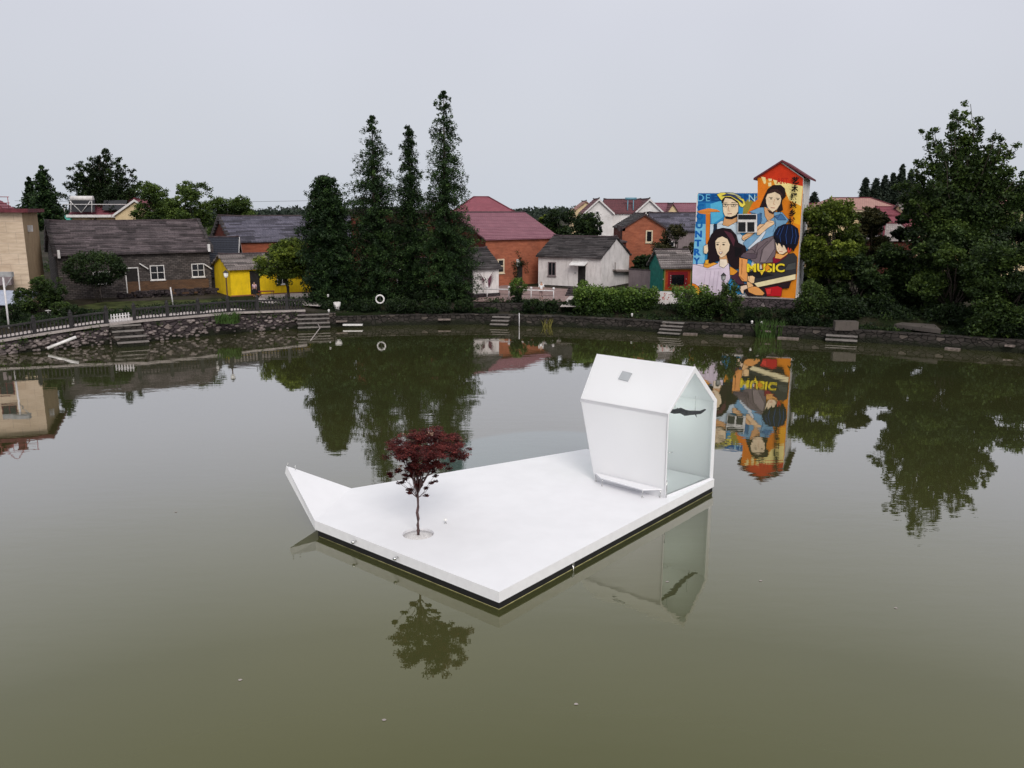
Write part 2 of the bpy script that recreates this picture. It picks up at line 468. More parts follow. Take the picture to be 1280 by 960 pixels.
rings.append([(*(shore[i] + OUTW[i] * 22), G) for i in range(N)])
for R in (110, 200, 420, 1000, 4500):
    rg = []
    for i in range(N):
        d = (shore[i] + OUTW[i] * 22 - PC).normalized()
        p = PC + d * R
        if R == 110:
            base = shore[i] + OUTW[i] * 22
            if (base - PC).length > 100: p = base + d * 15
        rg.append((p.x, p.y, G if R < 1000 else 1.0))
    rings.append(rg)
tm = MB()
vs = [p for r in rings for p in r]
fs = []
for k in range(len(rings) - 1):
    for i in range(N):
        j = (i + 1) % N
        a, b2, c, d = k * N + i, k * N + j, (k + 1) * N + j, (k + 1) * N + i
        fs.append((a, b2, c, d))
tm.mesh(vs, fs)
m, nt_, b_ = newmat('village_ground', 0.95, 0.1)
P_ = objco(nt_)
g1 = mixc(nt_, noise(nt_, P_, 0.35, 6, 0.65, 0.4, 0.6), (0.016, 0.026, 0.009), (0.04, 0.032, 0.022))
g2 = mixc(nt_, noise(nt_, P_, 0.09, 4, 0.6, 0.5, 0.62), g1, (0.07, 0.058, 0.05))
g3 = mixc(nt_, noise(nt_, P_, 3.0, 4, 0.7, 0.3, 0.7), g2, mixc(nt_, 1.0, g2, (0.55, 0.55, 0.5), 'MULTIPLY'))
nt_.links.new(g3, b_.inputs['Base Color'])
bump(nt_, b_, noise(nt_, P_, 4, 4), 0.6, 0.08)
terr = tm.build('ground', m)
tag(terr, kind='structure')

# ---------------------------------------------------------------- water
m, nt_, b_ = newmat('pond_water', 0.02, 0.5)
b_.inputs['IOR'].default_value = 1.78
b_.inputs['Specular Tint'].default_value = (1.0, 0.96, 0.74, 1)
P_ = objco(nt_)
base = mixc(nt_, noise(nt_, P_, 0.06, 3, 0.5, 0.3, 0.7), (0.055, 0.056, 0.019), (0.041, 0.046, 0.018))
# paler teal ellipse in the base colour behind the float
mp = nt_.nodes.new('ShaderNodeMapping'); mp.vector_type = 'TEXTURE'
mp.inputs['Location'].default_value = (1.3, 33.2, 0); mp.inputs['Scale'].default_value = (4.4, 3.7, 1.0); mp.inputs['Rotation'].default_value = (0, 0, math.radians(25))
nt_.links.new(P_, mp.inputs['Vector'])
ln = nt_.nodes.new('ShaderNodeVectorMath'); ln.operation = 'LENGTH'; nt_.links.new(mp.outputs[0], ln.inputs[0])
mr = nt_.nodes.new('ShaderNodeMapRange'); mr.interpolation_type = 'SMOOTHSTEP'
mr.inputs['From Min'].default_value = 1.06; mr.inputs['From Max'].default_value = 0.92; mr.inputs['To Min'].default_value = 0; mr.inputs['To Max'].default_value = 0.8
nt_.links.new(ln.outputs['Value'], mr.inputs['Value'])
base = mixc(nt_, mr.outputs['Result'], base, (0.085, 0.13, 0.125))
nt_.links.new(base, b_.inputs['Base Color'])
mp1 = nt_.nodes.new('ShaderNodeMapping'); mp1.inputs['Scale'].default_value = (0.55, 1.3, 1)
nt_.links.new(P_, mp1.inputs['Vector'])
w1 = noise(nt_, mp1.outputs[0], 1.3, 3, 0.5, 0.2, 0.8)
w2 = noise(nt_, P_, 0.22, 2, 0.5, 0.2, 0.8)
wm = nt_.nodes.new('ShaderNodeMath'); wm.operation = 'MULTIPLY_ADD'; wm.inputs[1].default_value = 0.6
nt_.links.new(w2, wm.inputs[0]); nt_.links.new(w1, wm.inputs[2])
bn = nt_.nodes.new('ShaderNodeBump'); bn.inputs['Strength'].default_value = 1.0; bn.inputs['Distance'].default_value = 0.0024
wp = noise(nt_, P_, 0.045, 3, 0.5, 0.42, 0.62)
wq_ = nt_.nodes.new('ShaderNodeMapRange'); wq_.inputs['To Min'].default_value = 0.35; wq_.inputs['To Max'].default_value = 1.25; nt_.links.new(wp, wq_.inputs['Value'])
wz = nt_.nodes.new('ShaderNodeMath'); wz.operation = 'MULTIPLY'; nt_.links.new(wm.outputs[0], wz.inputs[0]); nt_.links.new(wq_.outputs['Result'], wz.inputs[1])
nt_.links.new(wz.outputs[0], bn.inputs['Height']); nt_.links.new(bn.outputs[0], b_.inputs['Normal'])
lw_ = nt_.nodes.new('ShaderNodeLayerWeight'); lw_.inputs['Blend'].default_value = 0.5; nt_.links.new(bn.outputs[0], lw_.inputs['Normal'])
fr_ = nt_.nodes.new('ShaderNodeValToRGB'); nt_.links.new(lw_.outputs['Facing'], fr_.inputs['Fac'])
cr_ = fr_.color_ramp; cr_.elements[0].position = 0.0; cr_.elements[0].color = (0.05, 0.05, 0.05, 1); cr_.elements[1].position = 1.0; cr_.elements[1].color = (1, 1, 1, 1)
for p_, v_ in ((0.40, 0.09), (0.53, 0.155), (0.66, 0.34), (0.76, 0.55), (0.87, 0.72)):
    e_ = cr_.elements.new(p_); e_.color = (v_, v_, v_, 1)
gls = nt_.nodes.new('ShaderNodeBsdfGlossy'); gls.inputs['Roughness'].default_value = 0.015; nt_.links.new(bn.outputs[0], gls.inputs['Normal'])
tr_ = nt_.nodes.new('ShaderNodeMapRange'); tr_.inputs['From Min'].default_value = 0.38; tr_.inputs['From Max'].default_value = 0.70; nt_.links.new(lw_.outputs['Facing'], tr_.inputs['Value'])
tint = mixc(nt_, tr_.outputs['Result'], (0.99, 0.96, 0.62), (1.0, 0.98, 0.97)); nt_.links.new(tint, gls.inputs['Color'])
b_.inputs['Specular IOR Level'].default_value = 0.0; b_.inputs['Roughness'].default_value = 0.9
ms_ = nt_.nodes.new('ShaderNodeMixShader'); nt_.links.new(fr_.outputs['Color'], ms_.inputs[0]); nt_.links.new(b_.outputs[0], ms_.inputs[1]); nt_.links.new(gls.outputs[0], ms_.inputs[2])
nt_.links.new(ms_.outputs[0], nt_.nodes['Material Output'].inputs['Surface'])
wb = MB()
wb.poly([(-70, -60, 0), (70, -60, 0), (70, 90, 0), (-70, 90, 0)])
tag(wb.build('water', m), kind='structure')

# ---------------------------------------------------------------- the floating white deck
DB = Vector((-0.33, 19.5, 0)); DU = Vector((-0.765, 0.645, 0)).normalized(); DV = Vector((0.633, 0.774, 0)).normalized()
DV = Vector((-DU.y, DU.x, 0)); DV = DV if DV.x > 0 else -DV
def D(u, v, z): return DB + DU * u + DV * v + Vector((0, 0, z))
raft = thing('floating_platform', 'white angular floating platform with a raised pointed prow on the pond', 'float', D(4, 6, 0))
top_z, bot_z = 0.5, 0.2
pA, pB, pC, pD, pE = (7.66, 0.03), (0, 0), (0, 11.83), (5.72, 12.0), (9.18, 2.72)
T_top, T_bot = D(10.12, 0.78, 1.60), D(10.16, 0.74, 1.34)
dk = MB()
outl = [pB, pC, pD, pE, pA]
# deck slab as one sheet plus the folded prow
HOLE, HR = D(4.39, 1.36, top_z), 0.47
hole = [HOLE + Vector((HR * math.cos(t * math.pi / 12), HR * math.sin(t * math.pi / 12), 0)) for t in range(24)]
ring_o = [D(*p, top_z) for p in outl]
# fan between the outline and the round tree opening, through bmesh triangle fill
import bmesh
bm = bmesh.new()
vo = [bm.verts.new(p) for p in ring_o]; vh = [bm.verts.new(p) for p in hole]
ed = [bm.edges.new((vo[i], vo[(i + 1) % 5])) for i in range(5)] + [bm.edges.new((vh[i], vh[(i + 1) % 24])) for i in range(24)]
bmesh.ops.triangle_fill(bm, use_beauty=True, edges=ed, normal=(0, 0, 1))
bm.verts.index_update()
vv = [v.co.copy() for v in bm.verts]
ff = [tuple(v.index for v in f.verts) for f in bm.faces if (f.calc_center_median() - HOLE).length > HR * 0.9]
dk.mesh(vv, ff, M['white_deck'])
bm.free()
for i in range(24):      # inner wall of the opening
    a, b3 = hole[i], hole[(i + 1) % 24]
    dk.poly([a, b3, b3 - Vector((0, 0, 0.3)), a - Vector((0, 0, 0.3))], M['white_deck'])
dk.poly([D(*p, bot_z) for p in reversed(outl)], M['fascia'])
dk.build('deck', None, raft)
fa = MB()
for a, b3 in ((pA, pB), (pB, pC), (pC, pD), (pD, pE)):
    fa.poly([D(*a, bot_z), D(*b3, bot_z), D(*b3, top_z), D(*a, top_z)])
fa.build('fascia', M['fascia'], raft)
pr = MB()
A_t, A_b, E_t, E_b = D(*pA, top_z), D(*pA, bot_z), D(*pE, top_z), D(*pE, bot_z)
pr.poly([A_t, E_t, T_top], M['white_deck'])
pr.poly([E_b, A_b, T_bot], M['fascia'])
pr.poly([A_b, A_t, T_top, T_bot], M['fascia'])
pr.poly([E_t, E_b, T_bot, T_top], M['fascia'])
pr.build('prow', None, raft)
fl = MB()
fl.prism([D(u, v, -0.35) for u, v in ((0.03, 0.03), (0.03, 11.78), (5.6, 11.85), (8.9, 2.7), (7.55, 0.06))],
         [D(u, v, bot_z - 0.01) for u, v in ((0.03, 0.03), (0.03, 11.78), (5.6, 11.85), (8.9, 2.7), (7.55, 0.06))])
fl.build('pontoon', M['black'], raft)
gv = MB()
gv.lathe(HOLE + Vector((0, 0, -0.11)), [(HR - 0.005, 0), (HR - 0.005, 0.03), (0.2, 0.06), (0.01, 0.07)], 24)
g = gv.build('planting_bed', M['gravel'], raft)
# wave-line of yellow rope / trim at the waterline
rp = MB()
wl = [D(0.015, 0.015, 0.012), D(0.015, 6, 0.012), D(0.015, 11.8, 0.012)]
rp.tube(wl, 0.007, 5)
rp.tube([D(0.015, 0.015, 0.012), D(7.5, 0.045, 0.012)], 0.005, 5)
rp.build('waterline_trim', m_plain('pale_yellow_trim', (0.45, 0.42, 0.2), 0.6, 0.3, 0.3), raft)
# bracket under the right edge and pins on the prow
bk = MB()
bk.obox(D(-0.03, 3.12, 0.10), DU * 0.06, DV * 0.1, (0, 0, 0.12)); bk.tube([D(-0.04, 3.16, 0.14), D(-0.05, 3.16, -0.2)], 0.012, 6)
bk.build('mooring_bracket', M['steel'], raft)
for du, dv in ((-0.1, 0.0), (-0.32, 0.13)):
    pn = MB(); c = T_top + DU * du + DV * dv + Vector((0, 0, -0.02 - 0.09 * (du < -0.2)))
    pn.tube([c, c + Vector((0, 0, 0.13))], 0.012, 6); pn.ball(c + Vector((0, 0, 0.14)), 0.022)
    pn.build('prow_pin', M['steel'], raft)

# small round lamps on the deck and on its front edge
def deck_lamp(loc, label, side=False):
    t = thing('deck_lamp', label, 'lamp', loc, 'small round lamps fixed to the white platform')
    b = MB(); c = Vector(loc)
    if side:
        b.tube([c, c - DV * 0.07], 0.03, 8); b.build('bracket', M['steel'], t)
        b = MB(); b.ball(c - DV * 0.11, 0.062, None, 0.85); b.build('lamp_head', M['steel'], t)
    else:
        b.lathe(c, [(0.045, 0), (0.045, 0.012), (0.014, 0.02), (0.014, 0.07)], 12); b.build('stem', M['steel'], t)
        b = MB(); b.ball(c + Vector((0, 0, 0.11)), 0.05); b.build('lamp_head', M['lampglass'], t)
    return t
deck_lamp(D(4.35, 2.48, 0.505), 'small white globe lamp standing on the deck right of the red tree')
deck_lamp(D(5.63, 0.0, 0.37), 'chrome lamp on the front edge of the platform, the one nearer the prow', True)
deck_lamp(D(3.80, 0.0, 0.37), 'chrome lamp on the front edge of the platform, below the red tree', True)
bn_t = thing('bench', 'low white bench on thin steel legs against the cabin wall', 'bench', D(1.8, 8.6, 0.5))
bq = [(0.42, 8.84), (0.88, 8.36), (2.68, 8.50), (3.16, 8.84)]
bb_ = MB(); bb_.prism([D(u, v, 0.78) for u, v in bq][::-1], [D(u, v, 0.82) for u, v in bq][::-1]); bb_.build('seat', M['white_deck'], bn_t)
for u, v in ((0.47, 8.80), (0.92, 8.41), (2.64, 8.55), (3.08, 8.80)):
    bb_ = MB(); bb_.tube([D(u, v, 0.502), D(u, v, 0.78)], 0.016, 6); bb_.lathe(D(u, v, 0.501), [(0.035, 0), (0.035, 0.03), (0.02, 0.05)], 8); bb_.build('leg', M['steel'], bn_t)

# ---------------------------------------------------------------- the cabin
def Dc(u, v, z):       # the glazed end is slightly askew to the deck edge
    f = min(1, max(0, (11.8 - v) / 2.92)); k = max(0, 1 - max(u, 0) / 3.0)
    return D(u + 0.29 * f * k, v, z)
cab = thing('cabin', 'white gabled cabin with one glazed end standing on the floating platform', 'cabin', Dc(1.6, 10.3, 0.5))
v0, v1, vm = 8.88, 11.8, 10.34
zb, ze, za = 0.5, 3.42, 4.80
uf = 0.06
def solve_u(px, v, z):     # length of the roof line whose far end shows at this column of the photograph's survey
    best = min((abs(640 + FPX * (Dc(u, v, z).x) / (Dc(u, v, z).y * math.cos(PITCH) - (z - CAMH) * math.sin(PITCH)) - px), u) for u in [i * 0.02 for i in range(50, 300)])
    return best[1]
ue_f = solve_u(726, v0, ze); ua = solve_u(746, vm, za); ub = 3.18
ue_b = ue_f
th = 0.04
def translucent(name, c, k):
    m, nt, b = newmat(name, 0.45, 0.4)
    b.inputs['Base Color'].default_value = (*c, 1)
    t = nt.nodes.new('ShaderNodeBsdfTranslucent'); t.inputs['Color'].default_value = (*c, 1)
    x = nt.nodes.new('ShaderNodeMixShader'); x.inputs[0].default_value = k
    nt.links.new(b.outputs[0], x.inputs[1]); nt.links.new(t.outputs[0], x.inputs[2]); nt.links.new(x.outputs[0], nt.nodes['Material Output'].inputs['Surface'])
    return m
M['white_shell'] = translucent('white_stretched_skin', (0.86, 0.86, 0.88), 0.30)
M['frosted'] = translucent('frosted_end_sheet', (0.92, 0.95, 0.94), 0.85)
def shell_ring(u_b, u_e, u_a, ins):
    # pentagon ring: bottom front, eave front, apex, eave back, bottom back
    k = ins
    return [Dc(u_b, v0 + k, zb + (k if ins else 0)), Dc(u_e, v0 + k, ze - k * 0.45), Dc(u_a, vm, za - k * 1.4), Dc(u_e, v1 - k, ze - k * 0.45), Dc(u_b, v1 - k, zb + (k if ins else 0))]
# wall facing us: starts 0.3 m above the deck, over a recessed plinth
ZS = 0.505
uS = ub + (ue_f - ub) * (ZS - zb) / (ze - zb)
wl_ = MB()
def slab(p0, p1, p2, p3, n, t):
    # quad p0..p3 with thickness t along n
    n = Vector(n).normalized() * t
    wl_.hexa([p0, p1, p1 + n, p0 + n, p3, p2, p2 + n, p3 + n])
slab(Dc(uf, v0, ZS), Dc(uS, v0, ZS), Dc(ue_f, v0, ze), Dc(uf, v0, ze), DV, th)
slab(Dc(uf, v1 - th, zb), Dc(ub, v1 - th, zb), Dc(ue_b, v1 - th, ze), Dc(uf, v1 - th, ze), DV, th)
wl_.build('side_walls', M['white_shell'], cab)
# back end: plane leaning outwards towards the roof
bw = MB()
q = [Dc(ub - 0.01, v0 + 0.01, zb + 0.002), Dc(ue_f - 0.01, v0 + 0.01, ze - 0.02), Dc(ua - 0.01, vm, za - 0.05), Dc(ue_b - 0.01, v1 - 0.01, ze - 0.02), Dc(ub - 0.01, v1 - 0.01, zb + 0.002)]
bw.prism(q, [p - DU * 0.03 for p in q])
bw.build('end_wall', M['frosted'], cab)
rf = MB()
for a, b3 in (((v0, ze), (vm, za)), ((v1, ze), (vm, za))):
    p = [Dc(uf, a[0], a[1]), Dc(ue_f, a[0], a[1]), Dc(ua, b3[0], b3[1]), Dc(uf, b3[0], b3[1])]
    low = [x + Vector((0, 0, -0.12)) for x in p]
    rf.prism(low, p)
roof = rf.build('roof', M['white_shell'], cab)
# skylight let into the near slope
sk = MB()
def slope(u, t, h=0.0):
    return Dc(u, v0 + (vm - v0) * t, ze + (za - ze) * t) + (Vector((0, 0, 1)) * 1.46 - DV * 1.38).normalized() * h
us = solve_u(783, v0 + (vm - v0) * 0.62, ze + (za - ze) * 0.62)
p = [slope(us + 0.24, 0.52, 0.004), slope(us - 0.20, 0.50, 0.004), slope(us - 0.20, 0.68, 0.004), slope(us + 0.24, 0.70, 0.004)]
sk.prism(p, [x + (slope(us, .5, 1) - slope(us, .5, 0)) * 0.03 for x in p])
s_ = sk.build('skylight', M['skylight'], cab)
# glazed gable: white frame, glass set back, pale inside
fr = MB()
F_out = [Dc(uf - 0.02, v0, zb), Dc(uf - 0.02, v1, zb), Dc(uf - 0.02, v1, ze + 0.005), Dc(uf - 0.02, vm, za + 0.01), Dc(uf - 0.02, v0, ze + 0.005)]
w_ = 0.15
F_in = [Dc(uf - 0.02, v0 + 0.05, zb + 0.06), Dc(uf - 0.02, v1 - w_, zb + 0.06), Dc(uf - 0.02, v1 - w_, ze - 0.06), Dc(uf - 0.02, vm, za - w_ * 1.35), Dc(uf - 0.02, v0 + 0.05, ze - 0.03)]
for i in range(5):
    j = (i + 1) % 5
    a, b3, c, d = F_out[i], F_out[j], F_in[j], F_in[i]
    fr.prism([a, b3, c, d], [x + DU * 0.055 for x in (a, b3, c, d)])
fr.build('gable_frame', M['white_deck'], cab)
gm, nt_, b_ = newmat('cabin_glass', 0.03, 0.5)
b_.inputs['Base Color'].default_value = (0.80, 0.9, 0.86, 1)
tr = nt_.nodes.new('ShaderNodeBsdfTransparent'); tr.inputs['Color'].default_value = (0.93, 0.975, 0.955, 1)
gl = nt_.nodes.new('ShaderNodeBsdfGlossy'); gl.inputs['Roughness'].default_value = 0.03
fz = nt_.nodes.new('ShaderNodeFresnel'); fz.inputs['IOR'].default_value = 1.45
mxs = nt_.nodes.new('ShaderNodeMixShader'); nt_.links.new(fz.outputs[0], mxs.inputs[0]); nt_.links.new(tr.outputs[0], mxs.inputs[1]); nt_.links.new(gl.outputs[0], mxs.inputs[2])
nt_.links.new(mxs.outputs[0], nt_.nodes['Material Output'].inputs['Surface'])
gb = MB()
gp = [x + DU * 0.04 for x in F_in]
gb.poly(gp)
glass = gb.build('glass_gable', gm, cab)
dh = MB()
dh.tube([Dc(uf + 0.05, v0 + 0.14, 2.05), Dc(uf - 0.04, v0 + 0.14, 2.05), Dc(uf - 0.04, v0 + 0.3, 2.05)], 0.012, 6)
dh.build('handle', M['steel'], glass)
dh = MB(); dh.tube([Dc(uf - 0.05, v0 + 0.03, zb + 0.02), Dc(uf - 0.05, v0 + 0.03, zb + 0.62)], 0.016, 6); dh.build('corner_post', M['steel'], cab)
# cabin interior lining and floor
li = MB()
li.poly([Dc(uf + 0.15, v0 + 0.18, zb + 0.03), Dc(ub - 0.15, v0 + 0.18, zb + 0.03), Dc(ub - 0.15, v1 - 0.15, zb + 0.03), Dc(uf + 0.15, v1 - 0.15, zb + 0.03)])
li.build('cabin_floor', M['white_deck'], cab)
# fill added under the ridge to brighten the interior, two small lamps at the foot of the near wall, glowing through the skin
lm = m_plain('lamp_and_fill_glow', (0.9, 0.88, 0.8)); _b = lm.node_tree.nodes['Principled BSDF']; _b.inputs['Emission Color'].default_value = (1, 0.93, 0.8, 1); _b.inputs['Emission Strength'].default_value = 2.0
for n_, (u_, v_, z_, e_, c_) in enumerate(((1.6, vm, 2.8, 42, (0.93, 1.0, 0.93)), (2.55, v0 + 0.30, 1.15, 1.1, (1.0, 0.80, 0.55)), (1.3, v0 + 0.30, 1.1, 0.6, (1.0, 0.85, 0.65)))):
    lmb = MB(); lmb.ball(Dc(u_, v_, z_ + (0.12 if n_ == 0 else -0.2)), 0.06); lo = lmb.build('lamp_and_fill_ball', lm, cab)
    if n_ == 0: wr_ = MB(); wr_.tube([D(u_, v_, z_ + .17), D(u_, v_, 4.6)], 0.008, 5); lw3 = wr_.build('fill_wire', M['steel'], lo)
    ld = bpy.data.lights.new('lamp_and_fill_light', 'POINT'); ld.energy = e_; ld.color = c_; ld.shadow_soft_size = 0.04
    lo2 = bpy.data.objects.new('lamp_and_fill_light', ld); COL.objects.link(lo2); lo2.location = Dc(u_, v_, z_)
# driftwood branch hung behind the glass
bt = thing('driftwood_branch', 'dark gnarled branch hanging behind the cabin glass', 'branch', Dc(uf + 0.25, vm, 3.3))
bb = MB(); rr = random.Random(3)
pts = []
for i in range(9):
    t = i / 8
    pts.append(Dc(uf + 0.22 + rr.uniform(-.03, .03), v0 + 0.1 + t * 2.5, 3.42 - 0.40 * t + 0.05 * math.sin(t * 7) + rr.uniform(-.04, .04)))
bb.tube(pts, [0.03, 0.06, 0.085, 0.10, 0.11, 0.085, 0.075, 0.06, 0.03], 7)
for i in (2, 3, 4, 6, 7):
    p = pts[i]
    bb.tube([p, p + DV * rr.uniform(.1, .25) + Vector((0, 0, rr.uniform(-.2, .2)))], [0.04, 0.008], 5)
bb.build('branch', M['driftwood'], bt)
for i in (2, 6):
    wr = MB(); wr.tube([pts[i], pts[i] + Vector((0, 0, 0.75 if i == 2 else 0.6))], 0.006, 4)
    wr.build('hanging_wire', M['steel'], bt)

# ---------------------------------------------------------------- foliage
L = {}
L['dark'] = m_leaf('dark_leaf', (0.007, 0.015, 0.006), (0.018, 0.036, 0.010), (0.06, 0.10, 0.022))
L['needle'] = m_leaf('redwood_leaf', (0.008, 0.019, 0.008), (0.024, 0.052, 0.016), (0.075, 0.135, 0.034))
L['mid'] = m_leaf('mid_leaf', (0.012, 0.024, 0.008), (0.038, 0.068, 0.015), (0.11, 0.165, 0.03))
L['yellow'] = m_leaf('yellow_green_leaf', (0.022, 0.036, 0.008), (0.085, 0.125, 0.016), (0.23, 0.28, 0.035))
L['bright'] = m_leaf('bright_leaf', (0.018, 0.035, 0.010), (0.055, 0.105, 0.018), (0.15, 0.23, 0.04))
L['rusty'] = m_leaf('rusty_leaf', (0.016, 0.02, 0.008), (0.04, 0.042, 0.014), (0.10, 0.085, 0.03))
L['far'] = m_leaf('far_conifer_leaf', (0.018, 0.028, 0.022), (0.030, 0.045, 0.032), (0.05, 0.07, 0.045))  # distance haze put into the leaf colour: slightly bluish, low contrast
L['maple'] = m_leaf('maple_leaf', (0.035, 0.007, 0.007), (0.11, 0.018, 0.017), (0.27, 0.06, 0.05), 0.35)
L['maplepale'] = m_leaf('maple_tip_leaf', (0.10, 0.03, 0.03), (0.26, 0.13, 0.09), (0.48, 0.34, 0.24), 0.3)

def leaf_obj(name, C, Rr, per, size, mat, parent, rng, flat=0.0, tone=None, aspect=0.55, sq=1.0, droop=0.0):
    """many leaf-sized faces: C clump centres (n,3), Rr clump radii, per leaves each"""
    C = np.asarray(C, dtype=np.float64)
    n = len(C)
    Rr = np.broadcast_to(np.asarray(Rr, dtype=np.float64), (n,))
    idx = np.repeat(np.arange(n), per)
    k = len(idx)
    off = rng.normal(size=(k, 3)) * 0.5
    ln = np.linalg.norm(off, axis=1)
    off = off / np.maximum(1, ln / 1.15)[:, None]
    off[:, 2] *= sq
    P = C[idx] + off * Rr[idx][:, None]
    nrm = rng.normal(size=(k, 3)); nrm[:, 2] = np.abs(nrm[:, 2]) + flat
    nrm /= np.linalg.norm(nrm, axis=1)[:, None]
    a = rng.normal(size=(k, 3)); a[:, 2] -= droop
    a -= nrm * np.sum(a * nrm, axis=1)[:, None]
    a /= np.linalg.norm(a, axis=1)[:, None] + 1e-9
    b = np.cross(nrm, a)
    s = size * rng.uniform(0.65, 1.35, k)[:, None]
    V = np.empty((k, 4, 3))
    V[:, 0] = P - a * s * 0.5
    V[:, 1] = P + b * s * 0.5 * aspect - nrm * s * 0.08
    V[:, 2] = P + a * s * 0.5
    V[:, 3] = P - b * s * 0.5 * aspect - nrm * s * 0.08
    V = V.reshape(-1, 3)
    if tone is None: tone = rng.normal(0.4, 0.2, n)
    T = np.clip(np.asarray(tone)[idx] + rng.normal(0, 0.14, k), 0, 1)
    off0 = np.array(WLOC[parent.name]) if parent else np.zeros(3)
    V = V - off0
    me = bpy.data.meshes.new(name)
    me.vertices.add(len(V)); me.vertices.foreach_set("co", V.ravel())
    me.loops.add(4 * k); me.loops.foreach_set("vertex_index", np.arange(4 * k, dtype=np.int32))
    me.polygons.add(k); me.polygons.foreach_set("loop_start", np.arange(0, 4 * k, 4, dtype=np.int32))
    me.update(calc_edges=True)
    at_ = me.attributes.new('tone', 'FLOAT', 'FACE'); at_.data.foreach_set('value', T.astype(np.float32))
    me.materials.append(mat)
    o = bpy.data.objects.new(name, me); COL.objects.link(o)
    if parent: o.parent = parent
    return o

def limb(b, p0, p1, r0, r1, rng, n=5, wob=0.06, sag=0.0):
    p0, p1 = np.array(p0, float), np.array(p1, float)
    Ln = np.linalg.norm(p1 - p0)
    pts = []
    for i in range(n + 1):
        t = i / n
        q = p0 + (p1 - p0) * t
        if 0 < i < n: q = q + rng.normal(size=3) * wob * Ln * 0.5
        q[2] += sag * Ln * 4 * t * (1 - t)
        pts.append(q)
    b.tube(pts, [r0 + (r1 - r0) * i / n for i in range(n + 1)], 6)
    return pts

